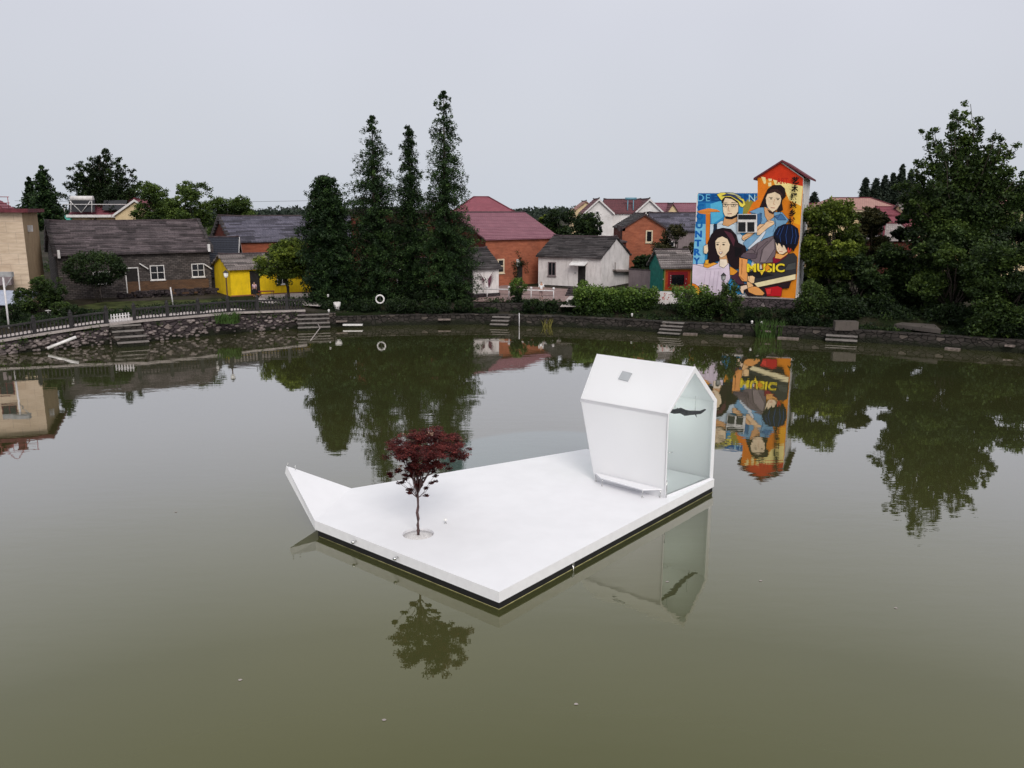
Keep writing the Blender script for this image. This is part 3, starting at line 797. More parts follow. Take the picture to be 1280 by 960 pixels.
TREE_N = [0]
def tree(name, label, xl, xr, yt, yb, Y, leaf, kind='broad', group=None, leafsize=0.2, dens=1.0, base_z=None, seed=None, cat='tree', depth=None, trunk=True, tone_shift=0.0, gap=0.0, per=None, pk=0.78, pe=0.7):
    """a tree that spans the surveyed width and height at distance Y"""
    TREE_N[0] += 1
    rng = np.random.default_rng(seed or TREE_N[0] * 7 + 1)
    xm = (xl + xr) / 2
    pt, pb = atY(xm, yt, Y), atY(xm, yb, Y)
    wl = (atY(xr, (yt + yb) / 2, Y).x - atY(xl, (yt + yb) / 2, Y).x) / 2
    bz = G if base_z is None else base_z
    cx, zt, zbm = atY(xm, (yt + yb) / 2, Y).x, pt.z, max(pb.z, bz - 0.1)
    dp = depth or wl
    t = thing(name, label, cat, (cx, Y, bz), group)
    Hc = zt - zbm
    tb = MB()
    Cs, Rs, Ts = [], [], []
    if kind in ('broad', 'loose'):
        tr_r = max(0.08, wl * 0.055)
        fork = np.array([cx, Y, zbm + Hc * 0.15])
        if trunk: limb(tb, (cx, Y, bz - 0.2), fork, tr_r * 1.3, tr_r, rng, 4, 0.03)
        nl = int((60 if kind == 'broad' else 46) * dens)
        # main lobes
        lobes = []
        nlb = 17 if kind == 'broad' else 13
        for i in range(nlb):
            th = rng.uniform(0, 2 * math.pi); h = rng.uniform(0.05, 0.86)
            rad = math.sqrt(max(0.05, 1 - ((h - 0.42) / 0.62) ** 2)) * rng.uniform(0.4, 0.82)
            lobes.append((cx + math.cos(th) * rad * wl, Y + math.sin(th) * rad * dp, zbm + h * Hc, rng.uniform(0.28, 0.44)))
        lobes.append((cx + rng.uniform(-.15, .15) * wl, Y, zbm + Hc * 0.80, 0.30))
        lobes.append((cx - wl * 0.66, Y, zbm + Hc * rng.uniform(.35, .5), 0.30)); lobes.append((cx + wl * 0.66, Y, zbm + Hc * rng.uniform(.3, .5), 0.30))
        mean = min(wl, Hc * 0.6)
        for (x, y, z, r) in lobes:
            R = r * mean * (1.15 if kind == 'broad' else 0.95)
            if trunk: limb(tb, fork, (x, y, z), tr_r * 0.55, 0.02, rng, 4, 0.08)
            lt = rng.normal(0.38, 0.1)
            for _ in range(int(nl / 4)):
                d = rng.normal(size=3); d /= np.linalg.norm(d)
                q = np.array([x, y, z]) + d * R * rng.uniform(0.45, 1.05) * np.array([1.1, 1.1, 0.85])
                if q[2] > zt: q[2] = zt - rng.uniform(0, .3)
                if rng.random() < gap: continue
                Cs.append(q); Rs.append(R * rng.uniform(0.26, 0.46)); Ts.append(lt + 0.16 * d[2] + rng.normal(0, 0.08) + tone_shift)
        pr_ = per or 52
        sq = 0.7
    elif kind == 'conifer':
        tr_r = max(0.1, Hc * 0.011)
        if trunk: tb.tube([(cx, Y, bz - 0.2), (cx + rng.uniform(-.1, .1), Y, (bz + zt) / 2), (cx, Y, zt - 0.1)], [tr_r * 1.4, tr_r, 0.02], 8)
        cr_s = 1.0 if leafsize < 0.4 else 2.0
        nlev = int(Hc / 0.40)
        for i in range(nlev):
            h = (i + rng.uniform(0, 1)) / nlev
            prof = min(1.0, ((1 - h) / pk) ** pe) * rng.uniform(0.86, 1.08) * (1.0 if h > 0.1 else 0.85 + h * 1.5)
            prof = max(prof, 0.04)
            nb = max(4, int(10 * dens * (0.5 + prof) * (1.12 if h < 0.45 else 1.0)))
            for k in range(nb):
                th = rng.uniform(0, 2 * math.pi); h = min(0.995, (i + rng.uniform(-0.9, 1.9)) / nlev) if i < nlev - 2 else h
                if h < 0: h = 0.01
                if rng.random() < gap * (0.3 + 1.5 * h): continue
                rr_ = prof * wl * (rng.uniform(0.75, 1.22) if k % 4 else rng.uniform(1.15, 1.5))
                z0 = zbm + h * Hc
                dirv = np.array([math.cos(th), math.sin(th) * dp / wl, 0])
                rise = 0.22 * rr_
                if k % 3 == 0 and trunk: tb.tube([(cx, Y, z0), tuple(np.array([cx, Y, z0 + rise]) + dirv * rr_ * 0.9)], [0.035, 0.008], 4, cap=False)
                m_ = max(2, int(rr_ / 0.42))
                lt = rng.normal(0.4, 0.16) + tone_shift
                for j in range(m_):
                    f = (j + 0.7) / m_
                    q = np.array([cx, Y, z0 + rise * f - 0.25 * rr_ * f * f]) + dirv * rr_ * f
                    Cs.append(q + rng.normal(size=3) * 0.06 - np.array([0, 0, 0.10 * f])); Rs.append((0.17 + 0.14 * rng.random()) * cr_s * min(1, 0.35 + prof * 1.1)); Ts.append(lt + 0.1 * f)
        pr_ = per or 11
        sq = 1.2
    elif kind == 'spiky':
        tr_r = wl * 0.05
        fork = np.array([cx, Y, zbm + Hc * 0.10])
        if trunk: limb(tb, (cx, Y, bz - 0.2), fork, tr_r * 1.4, tr_r, rng, 4, 0.02)
        nL = int(44 * dens)
        for i in range(nL):
            a = rng.uniform(-1, 1); a = math.copysign(abs(a) ** 0.8, a)
            th = rng.uniform(0, 2 * math.pi)
            ang = abs(a) * 1.28
            reach_z = Hc * (1.0 * math.cos(ang) ** 0.55 if ang < 1.5 else 0.1) * rng.uniform(0.72, 1.0)
            if i == 0: a, ang, th, reach_z = 0, 0.03, 0, Hc
            side = math.sin(ang) * rng.uniform(0.75, 1.02)
            tip = np.array([cx + math.copysign(side, a) * wl, Y + math.sin(th) * dp * 0.8 * side, zbm + max(reach_z, 0.15 * Hc)])
            mid_ = fork + (tip - fork) * 0.45 + np.array([0, 0, -0.05 * Hc * (ang)])
            start = fork * 0.7 + np.array([cx, Y, zbm + Hc * 0.45]) * 0.3
            pts = limb(tb, start, tip, tr_r * 0.35, 0.02, rng, 5, 0.05) if trunk else [start, tip]
            m_ = int(15)
            lt = rng.normal(0.36, 0.12) + tone_shift
            for j in range(m_):
                f = 0.22 + 0.80 * (j + rng.random()) / m_
                q = start + (tip - start) * min(f, 1.0)
                w = (1.2 - f) * 0.12 * wl + 0.28
                Cs.append(q + rng.normal(size=3) * w * 0.42); Rs.append(w * rng.uniform(0.6, 1.0)); Ts.append(lt + 0.12 * f + rng.normal(0, .08))
        for _ in range(int(190 * dens)):      # dense lower body
            th = rng.uniform(0, 2 * math.pi); h = rng.uniform(0, 0.5); rr_ = rng.uniform(0.2, 0.86) * (1.0 - 0.5 * h)
            Cs.append((cx + math.cos(th) * rr_ * wl, Y + math.sin(th) * rr_ * dp, zbm + h * Hc)); Rs.append(wl * 0.14); Ts.append(rng.normal(0.3, 0.12) + tone_shift)
        pr_ = per or 40
        sq = 0.8
    elif kind in ('bush', 'round', 'bamboo'):
        n_ = int({'bush': 90, 'round': 130, 'bamboo': 120}[kind] * dens)
        for k in range(4):
            if trunk: limb(tb, (cx + rng.uniform(-.1, .1), Y, bz - 0.05), (cx + rng.uniform(-.5, .5) * wl, Y + rng.uniform(-.4, .4) * dp, zbm + Hc * 0.7), 0.03, 0.008, rng, 3, 0.05)
        for _ in range(n_):
            d = rng.normal(size=3); d /= np.linalg.norm(d)
            f = rng.uniform(0.55, 0.98) if kind != 'round' else rng.uniform(0.8, 0.93)
            if kind == 'bush': f *= 1 + 0.15 * math.sin(5 * math.atan2(d[1], d[0]) + TREE_N[0]) * (1 - abs(d[2]))
            q = np.array([cx + d[0] * f * wl, Y + d[1] * f * dp, zbm + Hc * 0.5 + d[2] * f * Hc * 0.5])
            if kind == 'bamboo':
                q[2] = zbm + Hc * rng.uniform(0.05, 0.95) ** 0.8
                q[0] = cx + rng.uniform(-.95, .95) * wl; q[1] = Y + rng.uniform(-.9, .9) * dp
                hh = (q[2] - zbm) / Hc
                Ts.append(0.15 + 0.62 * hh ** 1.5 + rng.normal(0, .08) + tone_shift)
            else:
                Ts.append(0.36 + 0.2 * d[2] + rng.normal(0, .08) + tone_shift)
            Cs.append(q); Rs.append(min(wl, Hc) * (0.13 if kind == 'round' else 0.24) if kind != 'bamboo' else 0.34)
        pr_ = per or 34
        sq = 1.0
    if trunk and tb.v:
        tb.build('trunk' if cat == 'tree' else 'stem', M['bark'], t)
    Ts = np.clip(np.array(Ts), 0.02, 0.98)
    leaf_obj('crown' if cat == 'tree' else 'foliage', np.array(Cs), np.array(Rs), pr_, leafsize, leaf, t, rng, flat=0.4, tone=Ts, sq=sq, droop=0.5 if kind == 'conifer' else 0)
    return t

# ---- the red maple on the platform
rng = np.random.default_rng(11)
mb_ = HOLE + Vector((0, 0, -0.06))
mt = thing('maple_tree', 'small red leaved maple growing through the round opening of the white deck', 'tree', mb_)
tb = MB()
yb_ = mb_.y
top = np.array(atY(521, 596, yb_ + 0.05))
fork = np.array(atY(522, 618, yb_ + 0.02))
pts = limb(tb, (mb_.x, mb_.y, mb_.z - 0.05), fork, 0.055, 0.035, rng, 7, 0.02)
cen = atY(535, 566, yb_)
Wm = (atY(587, 566, yb_).x - atY(484, 566, yb_).x) / 2
zt, z0 = atY(530, 541, yb_).z, atY(530, 592, yb_).z
Cs, Rs, Ts = [], [], []
ang0 = 0.4
for i in range(17):
    th = ang0 + i * 2.399; f = math.sqrt((i + 0.8) / 17)
    rr_ = Wm * 0.92 * f
    lay = rng.uniform(0.25, 0.85) - 0.25 * f + 0.1 * math.cos(th) * f
    tip = np.array([cen.x + math.cos(th) * rr_, cen.y + math.sin(th) * rr_ * 0.95, z0 + (zt - z0) * min(0.9, lay + 0.25)])
    limb(tb, fork + np.array([0, 0, rng.uniform(0, .15)]), tip, 0.022, 0.006, rng, 6, 0.09, sag=0.10)
    for k in range(13):
        q = tip + np.array([rng.normal() * 0.23, rng.normal() * 0.23, rng.normal() * 0.03])
        Cs.append(q); Rs.append(0.15); Ts.append(rng.normal(0.42, 0.2))
    for k in range(4):
        q = fork + (tip - fork) * rng.uniform(0.5, 1.0) + rng.normal(size=3) * 0.06
        q[2] += 0.05
        Cs.append(q); Rs.append(0.12); Ts.append(rng.normal(0.3, 0.15))
# a separate low spray to the left, small sprigs round the fork
for (px, py, n_) in ((489, 592, 3), (498, 588, 4), (510, 596, 4), (520, 606, 4), (527, 600, 3), (514, 612, 4), (503, 604, 2), (540, 604, 2), (532, 617, 2), (520, 590, 6), (528, 585, 6), (512, 584, 5), (546, 592, 2)):
    q = np.array(atY(px, py, yb_ + rng.uniform(-.15, .15)))
    limb(tb, fork - np.array([0, 0, 0.12]), q, 0.010, 0.003, rng, 4, 0.06)
    for k in range(n_):
        Cs.append(q + rng.normal(size=3) * 0.05); Rs.append(0.085); Ts.append(rng.normal(0.25, 0.12))
tb.build('trunk', M['maplebark'], mt)
leaf_obj('crown', np.array(Cs), np.array(Rs) * 0.95, 80, 0.056, L['maple'], mt, rng, flat=1.6, tone=np.clip(Ts, 0, 1), sq=0.45, aspect=0.7)
Cs2 = []
for (px, py, dy) in ((509, 541, .2), (512, 546, .1), (545, 541, .3), (550, 545, .2), (538, 543, .1), (552, 550, .0), (577, 549, .1), (503, 582, -.4), (500, 585, -.4), (523, 590, -.5), (528, 548, .2)):
    Cs2.append(np.array(atY(px, py, yb_ + dy)) + rng.normal(size=3) * 0.02)
lt_ = leaf_obj('leaf_tips', np.array(Cs2), 0.11, 16, 0.06, L['maplepale'], mt, rng, flat=1.2, sq=0.5, aspect=0.6)
lt_['kind'] = 'stuff'

# ---------------------------------------------------------------- buildings
class Block:
    """rectangular volume with a gable roof. front-left corner at column px (height row py) and distance Y, front line turned by rot degrees"""
    def __init__(s, px, py, Y, rot, w, d, z0, ze, zr, axis='x'):
        p = atY(px, py, Y)
        s.O = Vector((p.x, Y, 0)); r = math.radians(rot)
        s.ex = Vector((math.cos(r), math.sin(r), 0)); s.ey = Vector((-math.sin(r), math.cos(r), 0))
        s.w, s.d, s.z0, s.ze, s.zr, s.axis = w, d, z0, ze, zr, axis
    def P(s, a, b, z): return s.O + s.ex * a + s.ey * b + Vector((0, 0, z))
    def walls(s, th_, mat, name='wall', sidemat=None, gable_extra=0.0):
        m = MB()
        w, d, z0, ze, zr = s.w, s.d, s.z0, s.ze, s.zr - 0.04
        P = s.P
        if s.axis == 'x':
            m.poly([P(0, 0, z0), P(w, 0, z0), P(w, 0, ze), P(0, 0, ze)], mat)
            m.poly([P(w, d, z0), P(0, d, z0), P(0, d, ze), P(w, d, ze)], mat)
            m.poly([P(w, 0, z0), P(w, d, z0), P(w, d, ze), P(w, d / 2, zr), P(w, 0, ze)], sidemat or mat)
            m.poly([P(0, d, z0), P(0, 0, z0), P(0, 0, ze), P(0, d / 2, zr), P(0, d, ze)], sidemat or mat)
        elif s.axis == 'y':
            m.poly([P(0, 0, z0), P(w, 0, z0), P(w, 0, ze), P(w / 2, 0, zr), P(0, 0, ze)], mat)
            m.poly([P(w, d, z0), P(0, d, z0), P(0, d, ze), P(w / 2, d, zr), P(w, d, ze)], mat)
            m.poly([P(w, 0, z0), P(w, d, z0), P(w, d, ze), P(w, 0, ze)], sidemat or mat)
            m.poly([P(0, d, z0), P(0, 0, z0), P(0, 0, ze), P(0, d, ze)], sidemat or mat)
        else:
            for a, b in (((0, 0), (w, 0)), ((w, 0), (w, d)), ((w, d), (0, d)), ((0, d), (0, 0))):
                m.poly([P(*a, z0), P(*b, z0), P(*b, ze), P(*a, ze)], (sidemat or mat) if a[0] == b[0] else mat)
            m.poly([P(0, 0, ze), P(w, 0, ze), P(w, d, ze), P(0, d, ze)], mat)
        m.poly([P(0, d, z0), P(w, d, z0), P(w, 0, z0), P(0, 0, z0)], mat)
        return m.build(name, None, th_)
    def roof(s, th_, mat, oh=0.35, t=0.12, course=0.33, ridge=True, ridgemat=None, side=0.25, name='roof', jitter=0.02, seed=1):
        """courses of tile as thin overlapping strips, both slopes"""
        rr = random.Random(seed)
        old = mat in (M['tile_grey'], M['tile_dark'], M['tile_pale'], M['tile_blue'])
        m = MB(); P = s.P
        if s.axis == 'x':
            half, run0, run1 = s.d / 2, -side, s.w + side
            def Q(a, u, z, back): return P(a, (s.d - u) if back else u, z)
        else:
            half, run0, run1 = s.w / 2, -side, s.d + side
            def Q(a, u, z, back): return P((s.w - u) if back else u, a, z)
        slope = (s.zr - s.ze) / half
        n = max(2, int((half + oh) * math.sqrt(1 + slope * slope) / course))
        for back in (False, True):
            for i in range(n):
                u0 = -oh + (half + oh) * i / n; u1 = -oh + (half + oh) * (i + 1) / n
                za, zb2 = s.ze + slope * u0, s.ze + slope * u1
                lift = 0.05 + rr.uniform(0, jitter)
                a0, a1 = run0 - rr.uniform(0, jitter * 2), run1 + rr.uniform(0, jitter * 2)
                if old:
                    cuts = [a0]
                    while cuts[-1] < a1 - 1.2: cuts.append(cuts[-1] + rr.uniform(0.4, 2.6))
                    cuts = [c_ for c_ in cuts if c_ < a1 - 0.3] + [a1]
                else: cuts = [a0, a1]
                for ca, cb in zip(cuts[:-1], cuts[1:]):
                    lf = t + lift + (rr.uniform(0, 0.035) if old else 0)
                    lo = [Q(ca, u0, za, back), Q(cb, u0, za, back), Q(cb, u1, zb2, back), Q(ca, u1, zb2, back)]
                    hi = [Q(ca, u0, za + lf, back), Q(cb, u0, za + lf, back), Q(cb, u1, zb2 + t, back), Q(ca, u1, zb2 + t, back)]
                    if back != (s.axis == 'y'):
                        lo = [lo[1], lo[0], lo[3], lo[2]]; hi = [hi[1], hi[0], hi[3], hi[2]]
                    m.hexa(lo + hi, rr.choice(tileset(mat)) if old else mat)
                continue
                lo = [Q(a0, u0, za, back), Q(a1, u0, za, back), Q(a1, u1, zb2, back), Q(a0, u1, zb2, back)]
                hi = [Q(a0, u0, za + t + lift, back), Q(a1, u0, za + t + lift, back), Q(a1, u1, zb2 + t, back), Q(a0, u1, zb2 + t, back)]
                flip = back != (s.axis == 'y')
                if flip:
                    lo = [lo[1], lo[0], lo[3], lo[2]]; hi = [hi[1], hi[0], hi[3], hi[2]]
                m.hexa(lo + hi)
        o = m.build(name, None, th_)
        if ridge:
            m = MB()
            a, b = Q(run0, half, s.zr + t, False), Q(run1, half, s.zr + t, False)
            m.tube([a + Vector((0, 0, 0.12)), a * 0.9 + b * 0.1 + Vector((0, 0, 0.03)), a * 0.1 + b * 0.9 + Vector((0, 0, 0.03)), b + Vector((0, 0, 0.12))], 0.11, 6)
            m.build('ridge_cap', ridgemat or M['ridge'], o)
        return o
    def face(s, f):
        if f == 'front': return (lambda a, z, o=0: s.P(a, -o, z)), s.ex, -s.ey
        if f == 'right': return (lambda a, z, o=0: s.P(s.w + o, a, z)), s.ey, s.ex
        return (lambda a, z, o=0: s.P(-o, s.d - a, z)), -s.ey, -s.ex
    def window(s, th_, f, a, z, w, h, frame='trim_white', mull=(1, 1), glass='glassdark', name='window', fw=0.08, label=None, sill=True):
        F, e, n = s.face(f)
        m = MB()
        def bar(a0, a1, z0, z1, d0, d1):
            m.obox(F(a0, z0, d0), e * (a1 - a0), n * (d1 - d0), (0, 0, z1 - z0))
        bar(a, a + w, z, z + fw, 0.005, 0.06); bar(a, a + w, z + h - fw, z + h, 0.005, 0.06)
        bar(a, a + fw, z + fw, z + h - fw, 0.005, 0.06); bar(a + w - fw, a + w, z + fw, z + h - fw, 0.005, 0.06)
        for i in range(1, mull[0] + 1):
            x = a + w * i / (mull[0] + 1); bar(x - fw * .35, x + fw * .35, z + fw, z + h - fw, 0.006, 0.045)
        for i in range(1, mull[1] + 1):
            x = z + h * i / (mull[1] + 1); bar(a + fw, a + w - fw, x - fw * .35, x + fw * .35, 0.007, 0.04)
        if sill: bar(a - 0.06, a + w + 0.06, z - 0.09, z - 0.002, 0.004, 0.12)
        o = m.build(name, M[frame], th_)
        if label: o['label'] = label
        g = MB(); g.obox(F(a + fw * .9, z + fw * .9, 0.004), e * (w - 1.8 * fw), n * 0.016, (0, 0, h - 1.8 * fw))
        g.build('pane', M[glass], o)
        return o
    def door(s, th_, f, a, z, w, h, mat='doordark', frame='trim_white', fw=0.09, name='door'):
        F, e, n = s.face(f)
        m = MB(); m.obox(F(a, z, 0.004), e * w, n * 0.02, (0, 0, h))
        o = m.build(name, M[mat], th_)
        if frame:
            m = MB()
            m.obox(F(a - fw, z, 0.005), e * fw, n * 0.07, (0, 0, h)); m.obox(F(a + w, z, 0.005), e * fw, n * 0.07, (0, 0, h))
            m.obox(F(a - fw, z + h, 0.005), e * (w + 2 * fw), n * 0.07, (0, 0, fw))
            m.build('door_frame', M[frame], o)
        return o
    def strip(s, th_, f, a0, a1, z0, z1, mat, name, d0=0.01, d1=0.05):
        F, e, n = s.face(f)
        m = MB(); m.obox(F(a0, z0, d0), e * (a1 - a0), n * (d1 - d0), (0, 0, z1 - z0))
        return m.build(name, mat if not isinstance(mat, str) else M[mat], th_)
    def base(s): return s.P(s.w / 2, s.d / 2, s.z0)

def barge(th_, b, side, mat, hgt=0.18, name='barge_board', oh=0.35, t=0.13):
    """sloping boards along the gable edge of a block"""
    m = MB()
    if b.axis == 'x':
        a = b.w + 0.27 if side == 'right' else -0.27
        half = b.d / 2; sl = (b.zr - b.ze) / half
        for back in (False, True):
            f = (lambda u: b.d - u) if back else (lambda u: u)
            p0 = b.P(a, f(-oh), b.ze - sl * oh); p1 = b.P(a, f(half), b.zr)
            m.prism([p0 - Vector((0, 0, hgt * .6)), p1 - Vector((0, 0, hgt * .6)), p1 + Vector((0, 0, t)), p0 + Vector((0, 0, t))],
                    [q + b.ex * (0.05 if side == 'right' else -0.05) for q in (p0 - Vector((0, 0, hgt * .6)), p1 - Vector((0, 0, hgt * .6)), p1 + Vector((0, 0, t)), p0 + Vector((0, 0, t)))])
    else:
        half = b.w / 2; sl = (b.zr - b.ze) / half
        for back in (False, True):
            f = (lambda u: b.w - u) if back else (lambda u: u)
            p0 = b.P(f(-oh), -0.27, b.ze - sl * oh); p1 = b.P(f(half), -0.27, b.zr)
            q = (p0 - Vector((0, 0, hgt * .6)), p1 - Vector((0, 0, hgt * .6)), p1 + Vector((0, 0, t)), p0 + Vector((0, 0, t)))
            m.prism(q, [x - b.ey * 0.05 for x in q])
    return m.build(name, M[mat] if isinstance(mat, str) else mat, th_)

def horse_gable(th_, b, side, mat, n=9, name='gable_coping', up=0.35, seed=3):
    """broken raised coping of old tiles along a gable edge"""
    rr = random.Random(seed); m = MB()
    a = b.w + 0.16 if side == 'right' else -0.16
    for back in (False, True):
        for i in range(n):
            t0 = i / n; u = -0.4 + (b.d / 2 + 0.4) * t0; u1 = -0.4 + (b.d / 2 + 0.4) * (t0 + 1 / n)
            z = b.ze + (b.zr - b.ze) * (u / (b.d / 2))
            h = up * rr.uniform(0.6, 1.2) * (1.5 if i == 0 else 1)
            yy = lambda q: b.d - q if back else q
            c = b.P(a, yy((u + u1) / 2), z - 0.05)
            m.obox(b.P(a - 0.14, min(yy(u), yy(u1)), z - 0.1), b.ex * 0.3, b.ey * abs(u1 - u) * rr.uniform(0.8, 1.0), (0, 0, h + 0.3))
    return m.build(name, M[mat], th_)

# 1 beige house at the far left
b = Block(-70, 300, 76.5, 22, 7.0, 9.0, 1.4, 9.75, 11.6, 'flat')
# right front corner must stand at column 31
p31 = atY(31, 300, 72.0); b.O = Vector((p31.x, 72.0, 0)) - b.ex * 7.0
h1 = thing('beige_house', 'tall beige tiled house with dark red eaves at the far left edge', 'house', b.base())
b.walls(h1, M['beige_wall'], sidemat=M['brown_wall'])
m = MB(); m.obox(b.P(-0.4, -0.6, 9.76), b.ex * 7.95, b.ey * 10.2, (0, 0, 0.32)); m.build('eaves_slab', M['ridge_red'], h1)
b2 = Block(-60, 260, 77, 22, 5.0, 6.0, 10.1, 10.3, 12.0, 'y'); b2.O = b.P(-0.2, 2.2, 0)
o = b2.roof(h1, M['tile_red'], ridgemat=M['ridge_red'], oh=0.5)
m = MB(); c = b.P(4.6, 2.0, 0)
m.cbox((c.x, c.y, 10.0), 0, 0.5, 0.5, 1.3); m.cbox((c.x, c.y, 11.3), 0, 0.65, 0.65, 0.2); m.build('chimney', M['ridge_red'], h1)
m = MB()
for i in range(7):
    q = b.P(0.4 + i * 0.95, 0.05, 10.08); m.tube([q, q + Vector((0, 0, 1.0))], 0.03, 5)
for z in (10.55, 11.05): m.tube([b.P(0.2, 0.05, z), b.P(6.2, 0.05, z)], 0.03, 5)
m.tube([b.P(2.9, 0.05, 10.1), b.P(4.4, 0.05, 11.9)], 0.04, 5); m.tube([b.P(5.6, 0.05, 10.1), b.P(4.4, 0.05, 11.9)], 0.04, 5)
m.build('roof_railing', M['redwood'], h1)
b.window(h1, 'front', 3.7, 4.0, 1.15, 1.9, 'ridge_red', (1, 1))
b.window(h1, 'front', 3.7, 6.9, 1.15, 1.2, 'ridge_red', (1, 0))
m = MB(); m.obox(b.P(2.2, -1.3, 3.75), b.ex * 3.6, b.ey * 1.3, (0, 0, 0.75)); m.build('balcony', M['grey_wall'], h1)
m = MB(); m.box(-0.12, 0.12, -0.1, 0.1, -0.15, 0.15)
m = MB(); m.obox(b.P(7.0, 2.2, 8.1), b.ex * 0.35, b.ey * 0.5, (0, 0, 0.55)); m.build('wall_box', M['trim_white'], h1)

# 2 long grey stone house
b = Block(70, 315, 78.6, 33, 13.9, 9.6, 1.4, 6.0, 8.75, 'x')
h2 = thing('stone_house', 'long low grey brick house with weathered grey tiles behind the lakeside balustrade', 'house', b.base())
b.walls(h2, M['grey_brick'])
b.roof(h2, M['tile_grey'], oh=0.45, seed=4, jitter=0.05)
horse_gable(h2, b, 'right', 'tile_dark', 11, seed=5); horse_gable(h2, b, 'left', 'tile_dark', 11, name='gable_coping', seed=6)
b.strip(h2, 'front', 5.8, 13.6, 1.4, 3.05, 'mudbrick', 'earth_brick_panel', 0.0, 0.035)
b.window(h2, 'front', 2.9, 3.0, 1.5, 1.15, mull=(2, 0))
b.window(h2, 'front', 8.05, 3.12, 1.35, 1.45, mull=(1, 1))
b.window(h2, 'front', 12.0, 3.25, 1.25, 1.35, mull=(1, 1))
b.door(h2, 'front', 5.85, 1.95, 1.05, 2.4)
for a, z in ((7.1, 4.75), (13.2, 4.5)):     # tilted awning boards above the windows
    F, e_, n_ = b.face('front')
    m = MB(); m.obox(F(a, z, 0.02), e_ * 0.75 + Vector((0, 0, -0.55)), n_ * 0.35, (0, 0, 0.12)); m.build('awning_board', M['trim_white'], h2)
for q in ((0.15, 5.55), (13.75, 5.8)):
    m = MB(); F, e_, n_ = b.face('front'); m.obox(F(q[0] - 0.1, q[1], 0.3), e_ * 0.22, n_ * 0.3, (0, 0, 0.75)); m.build('eaves_finial', M['trim_white'], h2)
# rubble heap and low terrace wall in front of it
tw = thing('terrace_wall', 'low rubble terrace wall along the foot of the grey stone house', 'wall', b.P(7, -2.2, G))
m = MB(); rr = random.Random(8)
for i in range(70):
    a = rr.uniform(4.6, 13.8); q = b.P(a, -1.9 + rr.uniform(-.25, .25), 1.45 + rr.choice([0, .28, .5]) )
    m.cbox(q, rr.uniform(0, 3), rr.uniform(.35, .7), rr.uniform(.3, .5), rr.uniform(.22, .34))
m.build('stones', M['stonewall'], tw)

# 3 cream house with a solar heater behind it
b = Block(89, 270, 118, 4, 7.4, 6.5, G, 9.3, 11.2, 'x'); bg_ = Block(144, 270, 115, 4, 5.6, 8.0, G, 9.35, 11.25, 'y')
h3 = thing('cream_house', 'cream walled house with red roof and white barge boards behind the grey stone house', 'house', b.base())
b.walls(h3, M['cream_wall']); bg_.walls(h3, M['cream_wall'])
b.roof(h3, M['tile_red'], ridgemat=M['ridge_red'], oh=0.6); bg_.roof(h3, M['tile_red'], ridgemat=M['ridge_red'], oh=0.45)
barge(h3, bg_, 'front', 'trim_white', 0.3)
b.strip(h3, 'front', -0.4, 6.3, 8.95, 9.3, 'trim_white', 'gutter', 0.55, 0.75)
m = MB(); m.obox(b.P(-0.7, -0.6, 7.2), b.ex * 0.8, b.ey * 0.8, (0, 0, 2.0)); m.build('corner_pillar', m_plain('teal_paint', (0.10, 0.42, 0.36), 0.6), h3)
sh = thing('solar_water_heater', 'white solar water tank on a white frame with dark tubes on the red roof', 'water heater', b.P(1.5, 0.4, 9.4))
m = MB(); m.tube([b.P(0.3, -0.2, 11.5), b.P(3.3, -0.2, 11.5)], 0.36, 12); m.build('tank', M['trim_white'], sh)
m = MB()
for q in ((b.P(0.4, -0.9, 9.6), b.P(0.4, -0.5, 11.2)), (b.P(3.2, -0.9, 9.6), b.P(3.2, -0.5, 11.2)), (b.P(0.4, -0.9, 11.2), b.P(1.8, -0.9, 9.6)), (b.P(3.2, -0.9, 11.2), b.P(1.8, -0.9, 9.6)), (b.P(-0.5, -1.0, 10.7), b.P(8, -1.0, 10.7)), (b.P(-0.4, -0.95, 9.3), b.P(-0.4, -0.95, 10.7))):
    m.tube(q, 0.05, 5)
m.build('frame', M['trim_white'], sh)
m = MB(); m.hexa([b.P(0.1, -0.85, 9.7), b.P(3.6, -0.85, 9.7), b.P(3.6, -0.75, 9.7), b.P(0.1, -0.75, 9.7), b.P(0.1, -0.45, 11.3), b.P(3.6, -0.45, 11.3), b.P(3.6, -0.35, 11.3), b.P(0.1, -0.35, 11.3)])
m.hexa([b.P(4.3, -0.2, 9.9), b.P(7.4, -0.2, 9.9), b.P(7.4, -0.1, 9.9), b.P(4.3, -0.1, 9.9), b.P(4.3, 0.9, 11.3), b.P(7.4, 0.9, 11.3), b.P(7.4, 1.0, 11.3), b.P(4.3, 1.0, 11.3)])
m.build('collector_tubes', M['glassdark'], sh)

# 4 slate roofed lean-to
b = Block(240, 345, 87, 14, 4.3, 11, G, 3.2, 6.9, 'x')
h4 = thing('slate_roofed_shed', 'shed with a steep dark slate roof between the stone house and the yellow house', 'shed', b.base())
b.walls(h4, M['grey_brick']); b.roof(h4, M['tile_slate'], oh=0.3); barge(h4, b, 'right', 'trim_white', 0.2)

# 5 yellow house
b = Block(287, 335, 81.7, 33, 8.2, 6.2, 1.5, 4.35, 5.45, 'x')
h5 = thing('yellow_house', 'small bright yellow house with a grey tiled roof and an open dark doorway', 'house', b.base())
b.walls(h5, M['yellow_wall']); b.roof(h5, M['tile_pale'], oh=0.4, seed=9, jitter=0.05)
b.door(h5, 'front', 1.9, 1.75, 0.95, 2.3, frame=None)
b.strip(h5, 'front', -0.05, 8.2, 1.5, 1.72, m_plain('red_brown_plinth', (0.25, 0.10, 0.05)), 'plinth', 0.0, 0.05)
b.window(h5, 'front', 4.6, 2.6, 1.1, 1.1, 'trim_white', (1, 0))
YB = b

